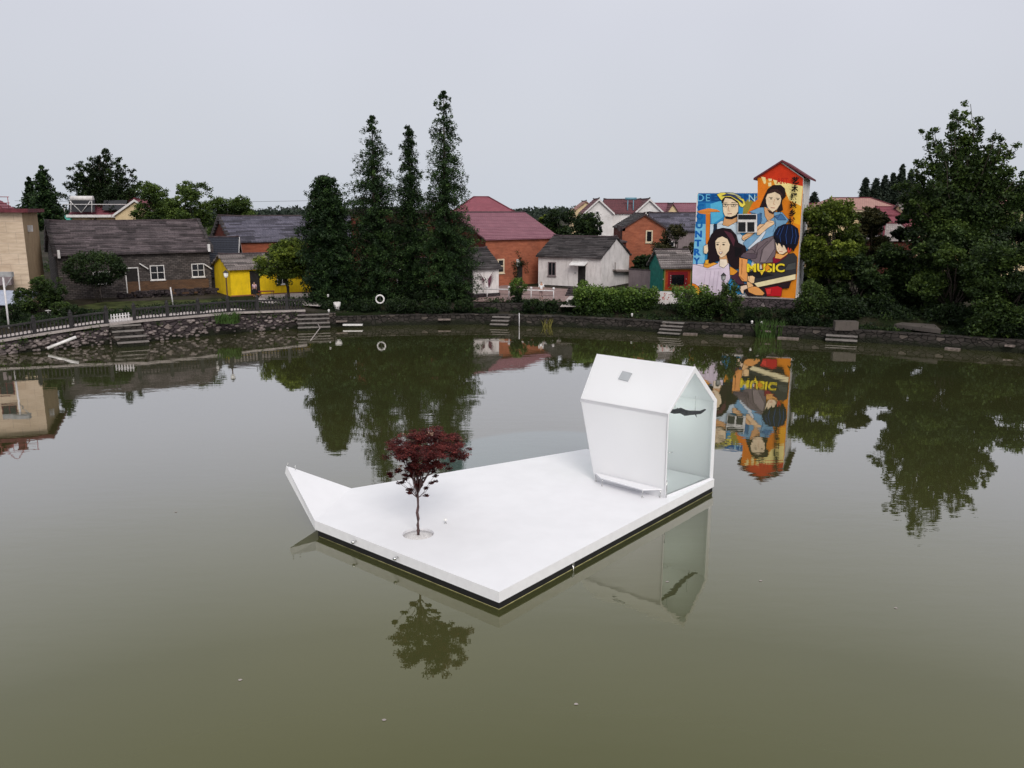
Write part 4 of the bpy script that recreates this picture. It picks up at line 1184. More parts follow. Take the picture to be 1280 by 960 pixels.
# 6 brick house with blue-grey tiles
b = Block(290, 302, 97, 31, 21, 11, G, 6.4, 9.1, 'x')
h6 = thing('brick_house', 'red brick house with a long blue grey tiled roof behind the yellow house', 'house', b.base())
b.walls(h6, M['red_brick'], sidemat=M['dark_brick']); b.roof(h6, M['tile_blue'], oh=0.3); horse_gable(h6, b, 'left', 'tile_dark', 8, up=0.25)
b.window(h6, 'front', 3.0, 3.2, 1.2, 1.4); b.window(h6, 'front', 9.0, 3.2, 1.2, 1.4)

# 7 brick building behind the tall redwoods
b = Block(438, 262, 92, 2, 9.0, 8, G, 9.6, 11.2, 'flat')
h7 = thing('flat_roofed_building', 'two storey brick building with a grey flat roof behind the tall conifers', 'building', b.base())
b.walls(h7, M['dark_brick']); m = MB(); m.obox(b.P(-0.3, -0.3, 9.61), b.ex * 9.6, b.ey * 8.6, (0, 0, 0.4)); m.build('flat_roof', M['ridge'], h7)
for i in range(3):
    b.window(h7, 'front', 0.9 + i * 3.0, 6.9, 1.4, 1.5, 'grey_wall'); b.window(h7, 'front', 0.9 + i * 3.0, 3.4, 1.4, 1.5, 'grey_wall')
b.door(h7, 'front', 4.9, G, 1.0, 1.9)

# 8 big orange brick house with a pinkish roof
b = Block(607, 299, 92.5, 36, 10.0, 13, G, 6.85, 9.55, 'x')
h8 = thing('brick_barn', 'large orange brick house with a pink purple tiled roof left of the white cottage', 'house', b.base())
b.walls(h8, M['orange_brick'], sidemat=M['dark_brick']); b.roof(h8, M['tile_pink'], oh=0.35, course=0.4)  # dark brick on the sides puts the gable's shade into the colour
b.window(h8, 'front', 1.55, 3.0, 0.95, 1.6, 'trim_cream', (0, 1), fw=0.16)
b.door(h8, 'front', 4.3, G, 0.75, 2.5, frame=None)
F, e_, n_ = b.face('front')
m = MB(); m.obox(F(4.15, 3.7, 0.05), e_ * 0.45, n_ * 0.12, (0, 0, 0.8)); m.build('meter_box', M['trim_white'], h8)
vine = thing('climbing_vine', 'dark climber growing round the doorway of the orange brick house', 'plant', F(4.7, G, 0.3))
rng_ = np.random.default_rng(3)
cs = [F(4.6 + rng_.normal() * 0.45, 4.1 + rng_.normal() * 0.35, 0.25) for _ in range(16)] + [F(4.0 + rng_.normal() * .1, 2 + k * 0.25, 0.15) for k in range(9)]
leaf_obj('foliage', np.array([tuple(c) for c in cs]), 0.3, 24, 0.16, L['dark'], vine, rng_)

# 9 pink hip roofed house behind
def hip(th_, b, mat, oh=0.5, inset=None, t=0.1):
    m = MB(); P = b.P; k = inset or b.d / 2
    a = [P(-oh, -oh, b.ze), P(b.w + oh, -oh, b.ze), P(b.w + oh, b.d + oh, b.ze), P(-oh, b.d + oh, b.ze)]
    r0, r1 = P(k, b.d / 2, b.zr), P(b.w - k, b.d / 2, b.zr)
    m.poly([a[0], a[1], r1, r0]); m.poly([a[1], a[2], r1]); m.poly([a[2], a[3], r0, r1]); m.poly([a[3], a[0], r0]); m.poly(a[::-1])
    o = m.build('roof', mat, th_)
    m = MB()
    for p, q in ((a[0], r0), (a[1], r1), (r0, r1)): m.tube([p, q], 0.12, 6)
    m.build('ridge_cap', M['ridge_red'], o)
    return o
b = Block(566, 268, 124, 6, 9.0, 9.5, G, 9.45, 11.9, 'flat')
h9 = thing('hip_roofed_house', 'house with a pink hipped roof and cream eaves behind the orange brick house', 'house', b.base())
b.walls(h9, M['cream_wall']); hip(h9, b, M['tile_red'], 0.5, 3.4)
b.strip(h9, 'front', -0.4, 9.4, 9.1, 9.42, 'trim_cream', 'cornice', 0.0, 0.4)
for a in (1.5, 4.0, 6.5): b.window(h9, 'front', a, 8.0, 1.1, 0.9)

# 10 small white shed with a painted pair of wings
b = Block(591, 337, 80.5, 33, 2.95, 5.2, 1.95, 4.45, 6.1, 'x')
h10 = thing('painted_shed', 'small white walled shed with a dark tiled roof and wings painted on it', 'shed', b.base())
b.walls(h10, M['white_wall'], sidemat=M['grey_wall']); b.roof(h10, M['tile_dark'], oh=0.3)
b.strip(h10, 'front', -0.1, 3.05, 1.3, 1.96, 'stonewall', 'stone_base', -0.3, 0.1)
F, e_, n_ = b.face('front')
wing_mat = m_plain('wing_paint', (0.10, 0.035, 0.055), 0.8, 0.2, 0.5, sc=6)
for s in (-1, 1):
    cx_ = 1.5 + s * 0.22; m = MB()
    for i in range(9):
        t = i / 8
        q0 = (cx_ + s * 0.02, 2.55 + t * 0.75); L_ = 0.42 * (1 - 0.3 * t)
        ang = math.radians(100 - 45 * (1 - t) * 0.6)
        tip = (cx_ + s * (0.34 + 0.42 * math.sin(t * 2.2)), q0[1] + 0.10 + 0.75 * t)
        wv = 0.085
        m.prism([F(q0[0] - wv, q0[1], 0.004 + i * .001), F(q0[0] + wv, q0[1] - 0.05, 0.004 + i * .001), F(tip[0], tip[1], 0.004 + i * .001)],
                [F(q0[0] - wv, q0[1], 0.007 + i * .001), F(q0[0] + wv, q0[1] - 0.05, 0.007 + i * .001), F(tip[0], tip[1], 0.007 + i * .001)])
    m.build('painted_wing', wing_mat, h10)

# 11 white cottage
b = Block(673, 319, 94.0, -31, 7.75, 7.6, 1.6, 4.95, 6.9, 'x')
h11 = thing('white_cottage', 'white plastered cottage with a black tiled roof and a dark doorway under a canopy', 'house', b.base())
b.walls(h11, M['white_wall']); b.roof(h11, M['tile_dark'], oh=0.3, seed=12, jitter=0.04, side=0.12)
b.window(h11, 'front', 1.25, 2.75, 1.0, 1.55, 'grey_wall', (1, 0), fw=0.1)
b.door(h11, 'front', 5.0, 1.95, 0.9, 2.1, frame=None)
F, e_, n_ = b.face('front')
m = MB(); m.hexa([F(4.3, 4.05, 0.95), F(6.2, 4.05, 0.95), F(6.2, 4.4, 0.0), F(4.3, 4.4, 0.0), F(4.3, 4.13, 0.95), F(6.2, 4.13, 0.95), F(6.2, 4.5, 0.0), F(4.3, 4.5, 0.0)]); m.build('door_canopy', M['trim_white'], h11)
m = MB(); m.obox(F(4.55, 3.1, 0.01), e_ * 0.22, n_ * 0.02, (0, 0, 0.18)); m.build('number_plate', M['metal_grey'], h11)
b.strip(h11, 'front', -0.05, 7.75, 1.3, 1.72, 'stonedark', 'plinth', 0.0, 0.07); b.strip(h11, 'right', 0, 7.6, 1.3, 1.66, 'stonedark', 'plinth', 0.0, 0.07)
F, e_, n_ = b.face('right')
m = MB(); m.hexa([F(3.0, 3.25, 0.6), F(8.4, 2.95, 0.6), F(8.4, 3.05, 0.0), F(3.0, 3.4, 0.0), F(3.0, 3.33, 0.6), F(8.4, 3.03, 0.6), F(8.4, 3.15, 0.0), F(3.0, 3.5, 0.0)])
m.tube([F(3.0, 3.3, 0.3), F(3.0, 4.3, 0.3)], 0.05, 5); m.build('side_awning', M['wood'], h11)
HB11 = b

# 12 white two storey house with two gable wings
bl = Block(731, 265, 118, 0, 3.9, 8, G, 9.6, 11.35, 'y'); br_ = Block(794, 265, 118, 0, 3.9, 8, G, 9.6, 11.35, 'y'); bc = Block(757, 265, 119, 0, 5.4, 6.4, G, 9.6, 11.3, 'x')
h12 = thing('twin_gabled_house', 'two storey white house with two gabled wings and maroon roofs in the background', 'house', bc.base())
for q in (bl, br_, bc): q.walls(h12, M['white_far'])
for q in (bl, br_): q.roof(h12, M['tile_maroon'], oh=0.25, side=0.2); barge(h12, q, 'front', 'trim_white', 0.22, oh=0.25)
bc.roof(h12, M['tile_maroon'], oh=0.3, side=0.0)
bc.window(h12, 'front', 1.9, 7.0, 1.1, 1.4); bc.window(h12, 'front', 1.9, 4.0, 1.1, 1.4); bl.window(h12, 'front', 1.5, 9.3, 0.5, 0.5, mull=(0, 0)); br_.window(h12, 'front', 1.5, 9.3, 0.5, 0.5, mull=(0, 0))
bl.window(h12, 'front', 1.4, 6.4, 1.1, 1.4)
m = MB(); m.obox(bc.P(0.2, -3.2, 5.6), bc.ex * 4.0, bc.ey * 3.0, (0, 0, 0.25)); m.obox(bc.P(0.2, -3.2, 5.0), bc.ex * 4.0, bc.ey * 0.2, (0, 0, 0.6)); m.build('porch_roof', M['trim_white'], h12)
d_ = thing('roof_heater', 'blue grey solar heater frame on the maroon roof of the twin gabled house', 'water heater', bc.P(3.6, 1.5, 10.5))
m = MB()
for a in (3.1, 3.9): m.tube([bc.P(a, 0.2, 9.9), bc.P(a + 0.2, 1.6, 11.6)], 0.08, 5)
m.tube([bc.P(2.9, 1.4, 11.5), bc.P(4.5, 1.4, 11.5)], 0.18, 8); m.build('frame', m_plain('heater_blue', (0.12, 0.25, 0.32), 0.5), d_)
b = Block(716, 265, 135, 0, 4.2, 8, G, 9.6, 11.2, 'y')
h12b = thing('cream_gabled_house', 'cream gabled house just showing left of the white twin gabled house', 'house', b.base())
b.walls(h12b, M['cream_wall']); b.roof(h12b, M['tile_rust'], oh=0.3)

# 13 orange gable house
b = Block(778, 288, 104, 0, 5.4, 9, G, 7.75, 9.4, 'y')
h13 = thing('orange_gabled_house', 'narrow orange brick gable with a single cream framed window right of the white cottage', 'house', b.base())
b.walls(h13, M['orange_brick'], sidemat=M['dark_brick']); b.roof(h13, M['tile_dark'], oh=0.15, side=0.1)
barge(h13, b, 'front', 'ridge', 0.16, oh=0.15)
b.window(h13, 'front', 2.9, 6.0, 0.85, 1.5, 'trim_cream', (0, 0), fw=0.14)
m = MB()
for a in (-0.45, ): m.hexa([b.P(a, 0, 7.4), b.P(0.35, 0, 7.4), b.P(0.35, 0.6, 7.4), b.P(a, 0.6, 7.4), b.P(a - 0.2, 0, 8.2), b.P(0.35, 0, 7.75), b.P(0.35, 0.6, 7.75), b.P(a - 0.2, 0.6, 8.2)])
m.build('upturned_eave', M['ridge'], h13)
b = Block(762, 330, 99, 0, 1.9, 5, G, 6.2, 6.6, 'flat')
an = thing('brick_annex', 'low dark brick annex squeezed between the white cottage and the orange gable', 'shed', b.base()); b.walls(an, M['dark_brick'])
m = MB(); m.obox(b.P(-0.1, -0.2, 6.21), b.ex * 2.1, b.ey * 5.3, (0, 0, 0.15)); m.build('flat_roof', M['ridge'], an)

# 14 far roofs behind the mural
b = Block(812, 266, 133, 0, 9.0, 7, G, 9.2, 10.85, 'x')
h14 = thing('pink_roofed_house', 'cream house with a pink tiled roof far behind, left of the mural building', 'house', b.base())
b.walls(h14, M['cream_wall']); b.roof(h14, M['tile_pink'], oh=0.4, ridgemat=M['ridge_red'])
bx = Block(832, 266, 132.2, 0, 2.2, 4, G, 9.2, 10.8, 'y'); bx.walls(h14, M['cream_wall']); bx.roof(h14, M['tile_maroon'], oh=0.2)
b = Block(818, 288, 111, 0, 8.2, 7, G, 7.35, 9.45, 'x')
h15 = thing('grey_roofed_house', 'house with a plain grey tiled roof behind the trees left of the mural', 'house', b.base())
b.walls(h15, M['grey_wall']); b.roof(h15, M['tile_blue'], oh=0.3); b.window(h15, 'front', 1.6, 4.6, 1.1, 1.3)

# 15 small hut painted in bright frames
b = Block(829, 335, 86, 10, 3.25, 4.2, 1.55, 4.25, 5.75, 'x')
h16 = thing('painted_hut', 'small hut with a pale tiled roof and bright red and green painted frames', 'hut', b.base())
teal = m_plain('teal_wall', (0.02, 0.17, 0.14), 0.8, 0.2, 0.2); dgreen = m_plain('green_paint', (0.03, 0.16, 0.04), 0.8, 0.2, 0.2)
b.walls(h16, dgreen, sidemat=teal); b.roof(h16, M['tile_pale'], oh=0.3, seed=5, jitter=0.04)
sq_ = [(0.14, 0.22, m_plain('ochre_paint', (0.42, 0.30, 0.08))), (0.27, 0.33, m_plain('red_paint', (0.62, 0.08, 0.02))), (0.55, 0.55, m_plain('crimson_paint', (0.36, 0.02, 0.03)))]
for i, (mx_, mz, mt_) in enumerate(sq_):
    b.strip(h16, 'front', mx_, 3.25 - mx_, 1.55 + mz, 4.2 - mz * 0.9, mt_, 'painted_frame', 0.0005 + i * 0.0012, 0.0014 + i * 0.0012)
b.window(h16, 'front', 0.95, 2.35, 1.35, 1.05, 'glassdark', (1, 0), fw=0.05, sill=False)
F, e_, n_ = b.face('front')
m = MB()
for a, z in ((0.80, 2.5), (0.80, 2.75), (0.80, 3.0), (0.80, 3.25), (2.45, 2.45), (2.5, 2.9), (-0.0, 2.9)):
    m.obox(F(a, z, 0.03), e_ * 0.07, n_ * 0.02, (0, 0, 0.12))
m.build('painted_dots', M['trim_white'], h16)
gw = thing('boundary_wall', 'plain grey lilac yard wall between the white cottage and the painted hut', 'wall', atY(805, 350, 90) * 1.0)
p0, p1 = atY(786, 350, 92), atY(823, 350, 89)
m = MB(); m.obox((p0.x, p0.y, 1.4), (p1.x - p0.x, p1.y - p0.y, 0), (0, 0.22, 0), (0, 0, 2.15)); m.build('wall_face', M['grey_wall'], gw)
m = MB(); m.obox((p0.x - .03, p0.y - .06, 3.56), (p1.x - p0.x + .06, p1.y - p0.y, 0), (0, 0.34, 0), (0, 0, 0.1)); m.build('coping', M['ridge'], gw)

# 17 roofs on the right
b = Block(1000, 268, 120, 0, 3.2, 7, G, 9.4, 10.7, 'x')
h17 = thing('small_pink_roof_house', 'pink roofed house just showing right of the mural building', 'house', b.base()); b.walls(h17, M['cream_wall']); b.roof(h17, M['tile_pink'], ridgemat=M['ridge_red'])
b = Block(1034, 260, 114, 0, 9.6, 9, G, 10.0, 11.6, 'flat')
h18 = thing('rust_roofed_house', 'broad house with a dusty rust hipped roof below the row of distant conifers', 'house', b.base()); b.walls(h18, M['cream_wall']); hip(h18, b, M['tile_rust'], 0.6, 2.0)
b.strip(h18, 'front', -0.5, 10.1, 9.7, 9.98, 'trim_cream', 'cornice', 0.0, 0.4); b.window(h18, 'front', 6.8, 8.0, 1.2, 1.2)
b = Block(1108, 268, 108, 0, 3.4, 6, G, 9.4, 10.2, 'x')
h18b = thing('red_eaved_annex', 'low cream annex with a red eave at the end of the rust roofed house', 'annex', b.base()); b.walls(h18b, M['cream_wall']); b.roof(h18b, M['tile_red'], ridgemat=M['ridge_red'])
b = Block(1106, 303, 93, 0, 3.6, 5, G, 6.6, 8.5, 'x')
h19 = thing('pale_roofed_cottage', 'cottage with a pale pinkish grey tiled roof half hidden in the right hand trees', 'house', b.base()); b.walls(h19, M['dark_brick']); hip(h19, b, M['tile_pale'], 0.4, 0.9)
b = Block(1122, 286, 99, 0, 5.0, 5, G, 8.1, 9.1, 'x')
h20 = thing('red_roofed_house', 'house with a crimson roof strip behind the pale roofed cottage', 'house', b.base()); b.walls(h20, M['cream_wall']); b.roof(h20, M['tile_red'], ridgemat=M['ridge_red'])
b = Block(1136, 273, 106, 0, 5.4, 6, G, 9.05, 10.6, 'x')
h21 = thing('beige_roofed_house', 'house with a beige tiled roof showing between the trees on the right', 'house', b.base()); b.walls(h21, M['cream_wall']); b.roof(h21, M['tile_pale'])
b = Block(1222, 258, 102, 0, 9.0, 8, G, 10.1, 11.2, 'x')
h22 = thing('right_edge_house', 'cream house with a dusty red roof at the right edge of the photo', 'house', b.base()); b.walls(h22, M['cream_wall']); b.roof(h22, M['tile_rust'], ridgemat=M['ridge_red']); b.window(h22, 'front', 4.2, 7.0, 1.3, 1.5)

# ---------------------------------------------------------------- the mural building
ZM = 2.6
mp0 = at(865.5, 366.5, ZM); mp1 = at(994, 373, ZM)
b = Block(0, 0, 1, 0, 1, 1, 0, 1, 1)
b.O = Vector((mp0.x, mp0.y, 0)); _r = math.radians(-24); b.ex = Vector((math.cos(_r), math.sin(_r), 0)); b.ey = Vector((-b.ex.y, b.ex.x, 0))
_rr = ray(865.5, 366.5); _k = Vector((_rr.y, -_rr.x))        # where the left edge's sight line meets the wall line
b.w = (mp1.x * _k.x + mp1.y * _k.y) / (b.ex.x * _k.x + b.ex.y * _k.y)
b.O = Vector((mp1.x, mp1.y, 0)) - b.ex * b.w
MN = -b.ey
def wall_at(px, py, o=0.0):
    """point of the painted wall seen at this place of the survey"""
    r = ray(px, py); c = Vector((0, 0, CAMH))
    n = Vector((MN.x, MN.y, 0)); t = (b.O - c).dot(n) / r.dot(n) if True else 0
    q = c + r * t
    return q + n * o
zL = wall_at(900, 241).z
sT = (wall_at(947, 260) - b.O).dot(b.ex)           # where the tower starts along the wall
zT = wall_at(1003, 222).z; zA = wall_at(976, 203).z
hm = thing('mural_building', 'tall narrow building whose whole front is a colourful mural of four people', 'building', b.P(b.w / 2, 4, G - 0.7))
m = MB()
lime = M['white_far']
# left lower block and right tower as volumes
def vol(a0, a1, d, z0, z1):
    P = b.P
    for p, q in (((a0, 0), (a1, 0)), ((a1, 0), (a1, d)), ((a1, d), (a0, d)), ((a0, d), (a0, 0))):
        m.poly([P(*p, z0), P(*q, z0), P(*q, z1), P(*p, z1)])
    m.poly([P(a0, 0, z1), P(a1, 0, z1), P(a1, d, z1), P(a0, d, z1)])
vol(0, sT - 0.002, 6.5, ZM, zL)
vol(sT, b.w, 6.5, ZM, zT)
sA = (sT + b.w) / 2
m.prism([b.P(sT, 0, zT + 0.002), b.P(b.w, 0, zT + 0.002), b.P(sA, 0, zA)], [b.P(sT, 6.5, zT + 0.002), b.P(b.w, 6.5, zT + 0.002), b.P(sA, 6.5, zA)])
m.build('wall', lime, hm)
m = MB()
for s_, e2 in ((sT - 0.45, sA), (b.w + 0.45, sA)):
    sl = (zA - zT) / (b.w - sA)
    z_e = zT - sl * 0.2
    q = [b.P(s_, -0.25, z_e), b.P(e2, -0.25, zA + 0.04), b.P(e2, -0.25, zA + 0.20), b.P(s_, -0.25, z_e + 0.16)]
    m.prism(q, [x + b.ey * 7.1 for x in q])
rf_ = m.build('roof', M['ridge_red'], hm)
m = MB(); m.obox(b.P(b.w, 0.0, ZM), b.ex * 0.15, b.ey * 6.4, (0, 0, 0.1)); m.build('side_ledge', M['trim_white'], hm)
m = MB()
m.obox(b.P(0.4, -0.05, 0.8), b.ex * (b.w - 0.3), b.ey * 6.6, (0, 0, ZM - 0.8 - 0.002)); m.build('stone_base', M['stonebase'], hm)
m = MB(); m.obox(b.P(-0.05, -0.12, ZM - 0.1), b.ex * (b.w + 0.2), b.ey * 0.119, (0, 0, 0.1)); m.build('ledge', M['kerb'], hm)
m = MB(); m.obox(b.P(b.w + 0.001, 0.5, 4.8), b.ex * 0.06, b.ey * 0.08, (0, 0, 6.5)); m.build('drain_pipe', M['metal_grey'], hm)

# mural paint: flat coloured shapes laid on the wall
COLS = {}
def pc(r, g, bl_):
    k = (r, g, bl_)
    if k not in COLS:
        f = lambda v: (v / 255.0) ** 2.2 * 0.90
        COLS[k] = m_plain('mural_paint', (f(r), f(g), f(bl_)), 0.75, 0.2, 0.07, sc=2.0)
    return COLS[k]
mu = MB(); LV = [0.004]
def R1(pts): return [(860 + x / 8.0, 195 + y / 8.0) for x, y in pts]
def R2(pts): return [(860 + x / 8.0, 280 + y / 8.0) for x, y in pts]
from mathutils.geometry import tessellate_polygon
OLW = [0.0]
def paint(pts, col, ol=None):
    LV[0] += 0.0003
    P3 = [wall_at(x, y, LV[0]) for x, y in pts]
    flat = [Vector(((p - b.O).dot(b.ex), p.z, 0)) for p in P3]
    tris = tessellate_polygon([flat])
    k = pc(*col)
    out = []
    for t in tris:
        a, c, d = (flat[i] for i in t)
        if (c - a).cross(d - a).z < 0: t = (t[0], t[2], t[1])
        out.append(t)
    mu.mesh(P3, out, k)
    w = OLW[0] if ol is None else ol
    if w > 0:
        s_ = OLW[0]; OLW[0] = 0; line(list(pts) + [pts[0]], w, (24, 18, 22)); OLW[0] = s_
def line(pts, w, col):
    for i in range(len(pts) - 1):
        (x0, y0), (x1, y1) = pts[i], pts[i + 1]
        d = math.hypot(x1 - x0, y1 - y0) or 1; nx, ny = -(y1 - y0) / d * w / 2, (x1 - x0) / d * w / 2
        paint([(x0 + nx, y0 + ny), (x1 + nx, y1 + ny), (x1 - nx, y1 - ny), (x0 - nx, y0 - ny)], col, 0)
def disc(cx, cy, rx, ry, col, n=10):
    paint([(cx + rx * math.cos(2 * math.pi * i / n), cy + ry * math.sin(2 * math.pi * i / n)) for i in range(n)], col, 0)
def glyphs(txt, cx, cy, h, col, w=None, bold=0.03, rot=0.0):
    cu = bpy.data.curves.new('lettering', 'FONT'); cu.body = txt; cu.align_x = 'CENTER'; cu.align_y = 'CENTER'; cu.size = 1.0; cu.offset = bold
    cu.resolution_u = 3
    ob = bpy.data.objects.new('lettering', cu); COL.objects.link(ob)
    bpy.context.view_layer.update()
    me = bpy.data.meshes.new_from_object(ob.evaluated_get(bpy.context.evaluated_depsgraph_get()))
    bpy.data.objects.remove(ob); bpy.data.curves.remove(cu)
    xs = [v.co.x for v in me.vertices]; ys = [v.co.y for v in me.vertices]
    if not xs: return
    W, Hh = max(xs) - min(xs), max(ys) - min(ys); mx0, my0 = (max(xs) + min(xs)) / 2, (max(ys) + min(ys)) / 2
    ky = h / Hh; kx = (w / W) if w else ky
    LV[0] += 0.0006
    cr, sr = math.cos(rot), math.sin(rot)
    vs = []
    for v in me.vertices:
        x, y = (v.co.x - mx0) * kx, (v.co.y - my0) * ky
        x, y = x * cr - y * sr, x * sr + y * cr
        vs.append(wall_at(cx + x, cy - y, LV[0]))
    mu.mesh(vs, [tuple(p.vertices) for p in me.polygons], pc(*col))
    bpy.data.meshes.remove(me)
SKIN, SKD, BLK = (236, 212, 180), (214, 160, 112), (26, 22, 28)
# backgrounds
paint([(872.9, 241.5), (946.9, 241.5), (946.9, 300), (930, 368.3), (866, 366)], (52, 140, 196))
paint([(872.9, 241.5), (946.9, 241.5), (946.9, 254), (872.3, 254)], (30, 104, 172))
paint(R1([(105, 475), (178, 475), (175, 800), (75, 800)]), (34, 112, 178))
paint(R2([(75, 0), (178, 0), (165, 390), (48, 400)]), (120, 190, 226))
paint([(866, 366.4), (866.5, 330), (900, 330), (906, 368.6)], (222, 206, 216))
paint(R1([(225, 480), (345, 440), (350, 610), (235, 690)]), (86, 180, 222))
# tower: orange ground, red gable
paint([(947, 221), (1003.8, 223), (1003.6, 240), (994.2, 373), (958, 371), (947, 300)], (228, 138, 36))
paint([(947.3, 221), (976, 203.6), (1003.9, 222.8), (1003.6, 232.5), (978, 228.5), (947.2, 221.6)], (206, 58, 30))
paint(R1([(702, 215), (760, 280), (800, 300), (740, 520), (640, 560), (590, 650), (560, 640), (640, 470), (700, 430)]), (230, 124, 34))
paint(R1([(560, 450), (700, 400), (640, 480), (600, 560), (540, 640)]), (150, 140, 60))
paint(R1([(850, 235), (950, 262), (1148, 302), (1130, 500), (1010, 440), (965, 330), (870, 290)]), (246, 226, 150))
paint(R1([(730, 205), (775, 215), (780, 270), (762, 280)]), (248, 226, 160)); paint(R1([(800, 225), (840, 228), (835, 250), (810, 252)]), (248, 226, 160)); paint(R1([(800, 268), (832, 262), (835, 300), (805, 305)]), (248, 226, 160))
paint(R1([(955, 430), (1130, 505), (1122, 690), (1000, 640), (940, 560)]), (216, 122, 30))
paint(R1([(1040, 470), (1130, 500), (1120, 690), (1060, 670)]), (236, 168, 40))
glyphs('ART', 978, 226, 7.5, (186, 44, 28), w=15)
glyphs('DESIGN', 909, 247.2, 9, (18, 76, 140), w=71, bold=0.05)
glyphs('D', 876, 247.2, 8.5, (110, 190, 226), bold=0.0)
glyphs('E', 885, 247.2, 8.5, (110, 190, 226), bold=0.0)
glyphs('N', 940, 247.5, 8.5, (170, 216, 232), bold=0.0)
for i, ch in enumerate('COUNTRY'):
    y_ = 259 + i * 11.2
    glyphs(ch, 875.5 - i * 0.75, y_, 8.6, (20, 98, 168) if i < 3 else (16, 92, 176), w=8.5, bold=0.05)
# hammer
paint(R1([(178, 560), (224, 560), (222, 800), (180, 800)]), (222, 124, 40)); paint(R2([(178, 0), (222, 0), (216, 210), (178, 200)]), (222, 124, 40))
paint(R1([(90, 555), (130, 540), (205, 522), (290, 535), (325, 556), (224, 560), (222, 582), (178, 582), (120, 575)]), (228, 138, 60))
line(R1([(222, 580), (222, 800)]), 0.5, (120, 60, 20)); line(R1([(90, 560), (200, 560), (320, 558)]), 0.4, (120, 60, 20))
# man with the straw hat
OLW[0] = 0.38
paint(R1([(225, 720), (330, 650), (470, 640), (508, 700), (508, 800), (225, 800)]), (206, 220, 232)); paint(R2([(222, 0), (508, 0), (508, 80), (560, 130), (600, 240), (480, 200), (260, 100), (215, 160)]), (200, 216, 230))
paint(R1([(255, 690), (290, 685), (290, 800), (262, 800)]), (34, 52, 74)); paint(R2([(262, 0), (290, 0), (280, 60), (250, 90)]), (34, 52, 74))
paint(R1([(365, 610), (490, 600), (505, 560), (500, 650), (400, 705), (345, 690)]), SKD)
paint(R1([(345, 470), (365, 415), (430, 402), (505, 440), (503, 560), (482, 600), (430, 622), (372, 605), (352, 560)]), SKIN)
paint(R1([(338, 470), (342, 415), (390, 400), (470, 420), (520, 460), (516, 500), (498, 470), (440, 428), (372, 418), (350, 470)]), (44, 34, 36))
paint(R1([(370, 602), (430, 610), (480, 590), (503, 555), (500, 600), (440, 632), (378, 626)]), BLK)
paint(R1([(288, 385), (330, 366), (420, 365), (500, 385), (560, 435), (578, 485), (545, 515), (520, 500), (500, 455), (430, 410), (370, 408), (335, 445)]), (240, 222, 92))
paint(R1([(335, 400), (400, 372), (470, 395), (550, 455), (548, 478), (500, 440), (430, 400), (380, 400)]), (60, 70, 100)); paint(R1([(370, 368), (450, 366), (520, 400), (545, 430), (470, 392), (400, 378)]), (190, 190, 150))
line(R1([(352, 480), (400, 486), (432, 482), (500, 486)]), 0.55, BLK)
for x in (374, 456):
    line(R1([(x - 26, 478), (x - 20, 505), (x + 14, 507), (x + 26, 482)]), 0.4, BLK); disc(*R1([(x, 490)])[0], 1.0, 0.7, (60, 60, 50))
line(R1([(352, 468), (395, 470)]), 0.5, BLK); line(R1([(435, 465), (485, 468)]), 0.5, BLK)
line(R1([(408, 495), (402, 545), (420, 552)]), 0.45, (190, 130, 96)); line(R1([(395, 578), (440, 576)]), 0.6, (150, 70, 60))
# long haired man
paint(R1([(610, 560), (700, 520), (790, 500), (830, 560), (940, 560), (1010, 640), (960, 700), (880, 800), (690, 800), (690, 580)]), (116, 160, 196))
paint(R2([(550, 190), (690, 60), (700, 0), (880, 0), (870, 110), (760, 150), (620, 260), (590, 250)]), (124, 168, 204)); paint(R2([(600, 240), (690, 150), (770, 60), (780, 80), (720, 180), (610, 262)]), (212, 220, 232))
paint(R1([(690, 585), (740, 570), (720, 700), (690, 760)]), (64, 108, 156)); paint(R1([(860, 600), (940, 580), (985, 640), (900, 640)]), (70, 112, 160))
line(R1([(720, 560), (740, 640), (700, 740)]), 0.5, (36, 60, 100)); line(R1([(860, 600), (880, 680), (850, 760)]), 0.5, (36, 60, 100)); line(R1([(930, 560), (900, 620), (860, 600)]), 0.5, (36, 60, 100))
paint(R1([(760, 500), (860, 560), (860, 610), (800, 655), (770, 600)]), SKD)
paint(R1([(770, 390), (800, 330), (850, 292), (930, 292), (968, 325), (980, 400), (945, 440), (940, 470), (950, 540), (900, 562), (880, 500), (780, 400), (790, 510), (720, 512), (745, 450)]), (38, 26, 28))
paint(R1([(778, 420), (800, 372), (860, 352), (925, 385), (935, 430), (925, 480), (890, 535), (845, 562), (800, 522), (782, 470)]), SKIN)
paint(R1([(795, 380), (830, 330), (900, 330), (950, 380), (945, 420), (920, 385), (870, 358)]), (60, 40, 38))
paint(R1([(796, 535), (845, 562), (890, 535), (850, 582), (815, 566)]), (60, 44, 40))
for x, y in ((832, 428), (900, 436)):
    line(R1([(x - 20, y - 14), (x + 18, y - 12)]), 0.6, BLK); disc(*R1([(x, y)])[0], 1.4, 0.65, (50, 40, 36))
line(R1([(868, 430), (856, 480), (872, 486)]), 0.4, (190, 130, 96)); line(R1([(828, 515), (870, 520)]), 0.7, (170, 90, 80))
paint(R1([(690, 730), (760, 680), (810, 640), (860, 650), (865, 680), (800, 720), (720, 790), (690, 790)]), (238, 200, 160)); paint(R2([(545, 120), (690, 30), (720, 0), (770, 0), (690, 70), (620, 130), (560, 165), (540, 150)]), (232, 186, 140))
line(R1([(780, 650), (850, 668)]), 0.4, (140, 80, 50)); line(R1([(690, 740), (770, 680)]), 0.4, (140, 80, 50)); line(R2([(545, 150), (620, 118), (700, 60)]), 0.4, (140, 80, 50))
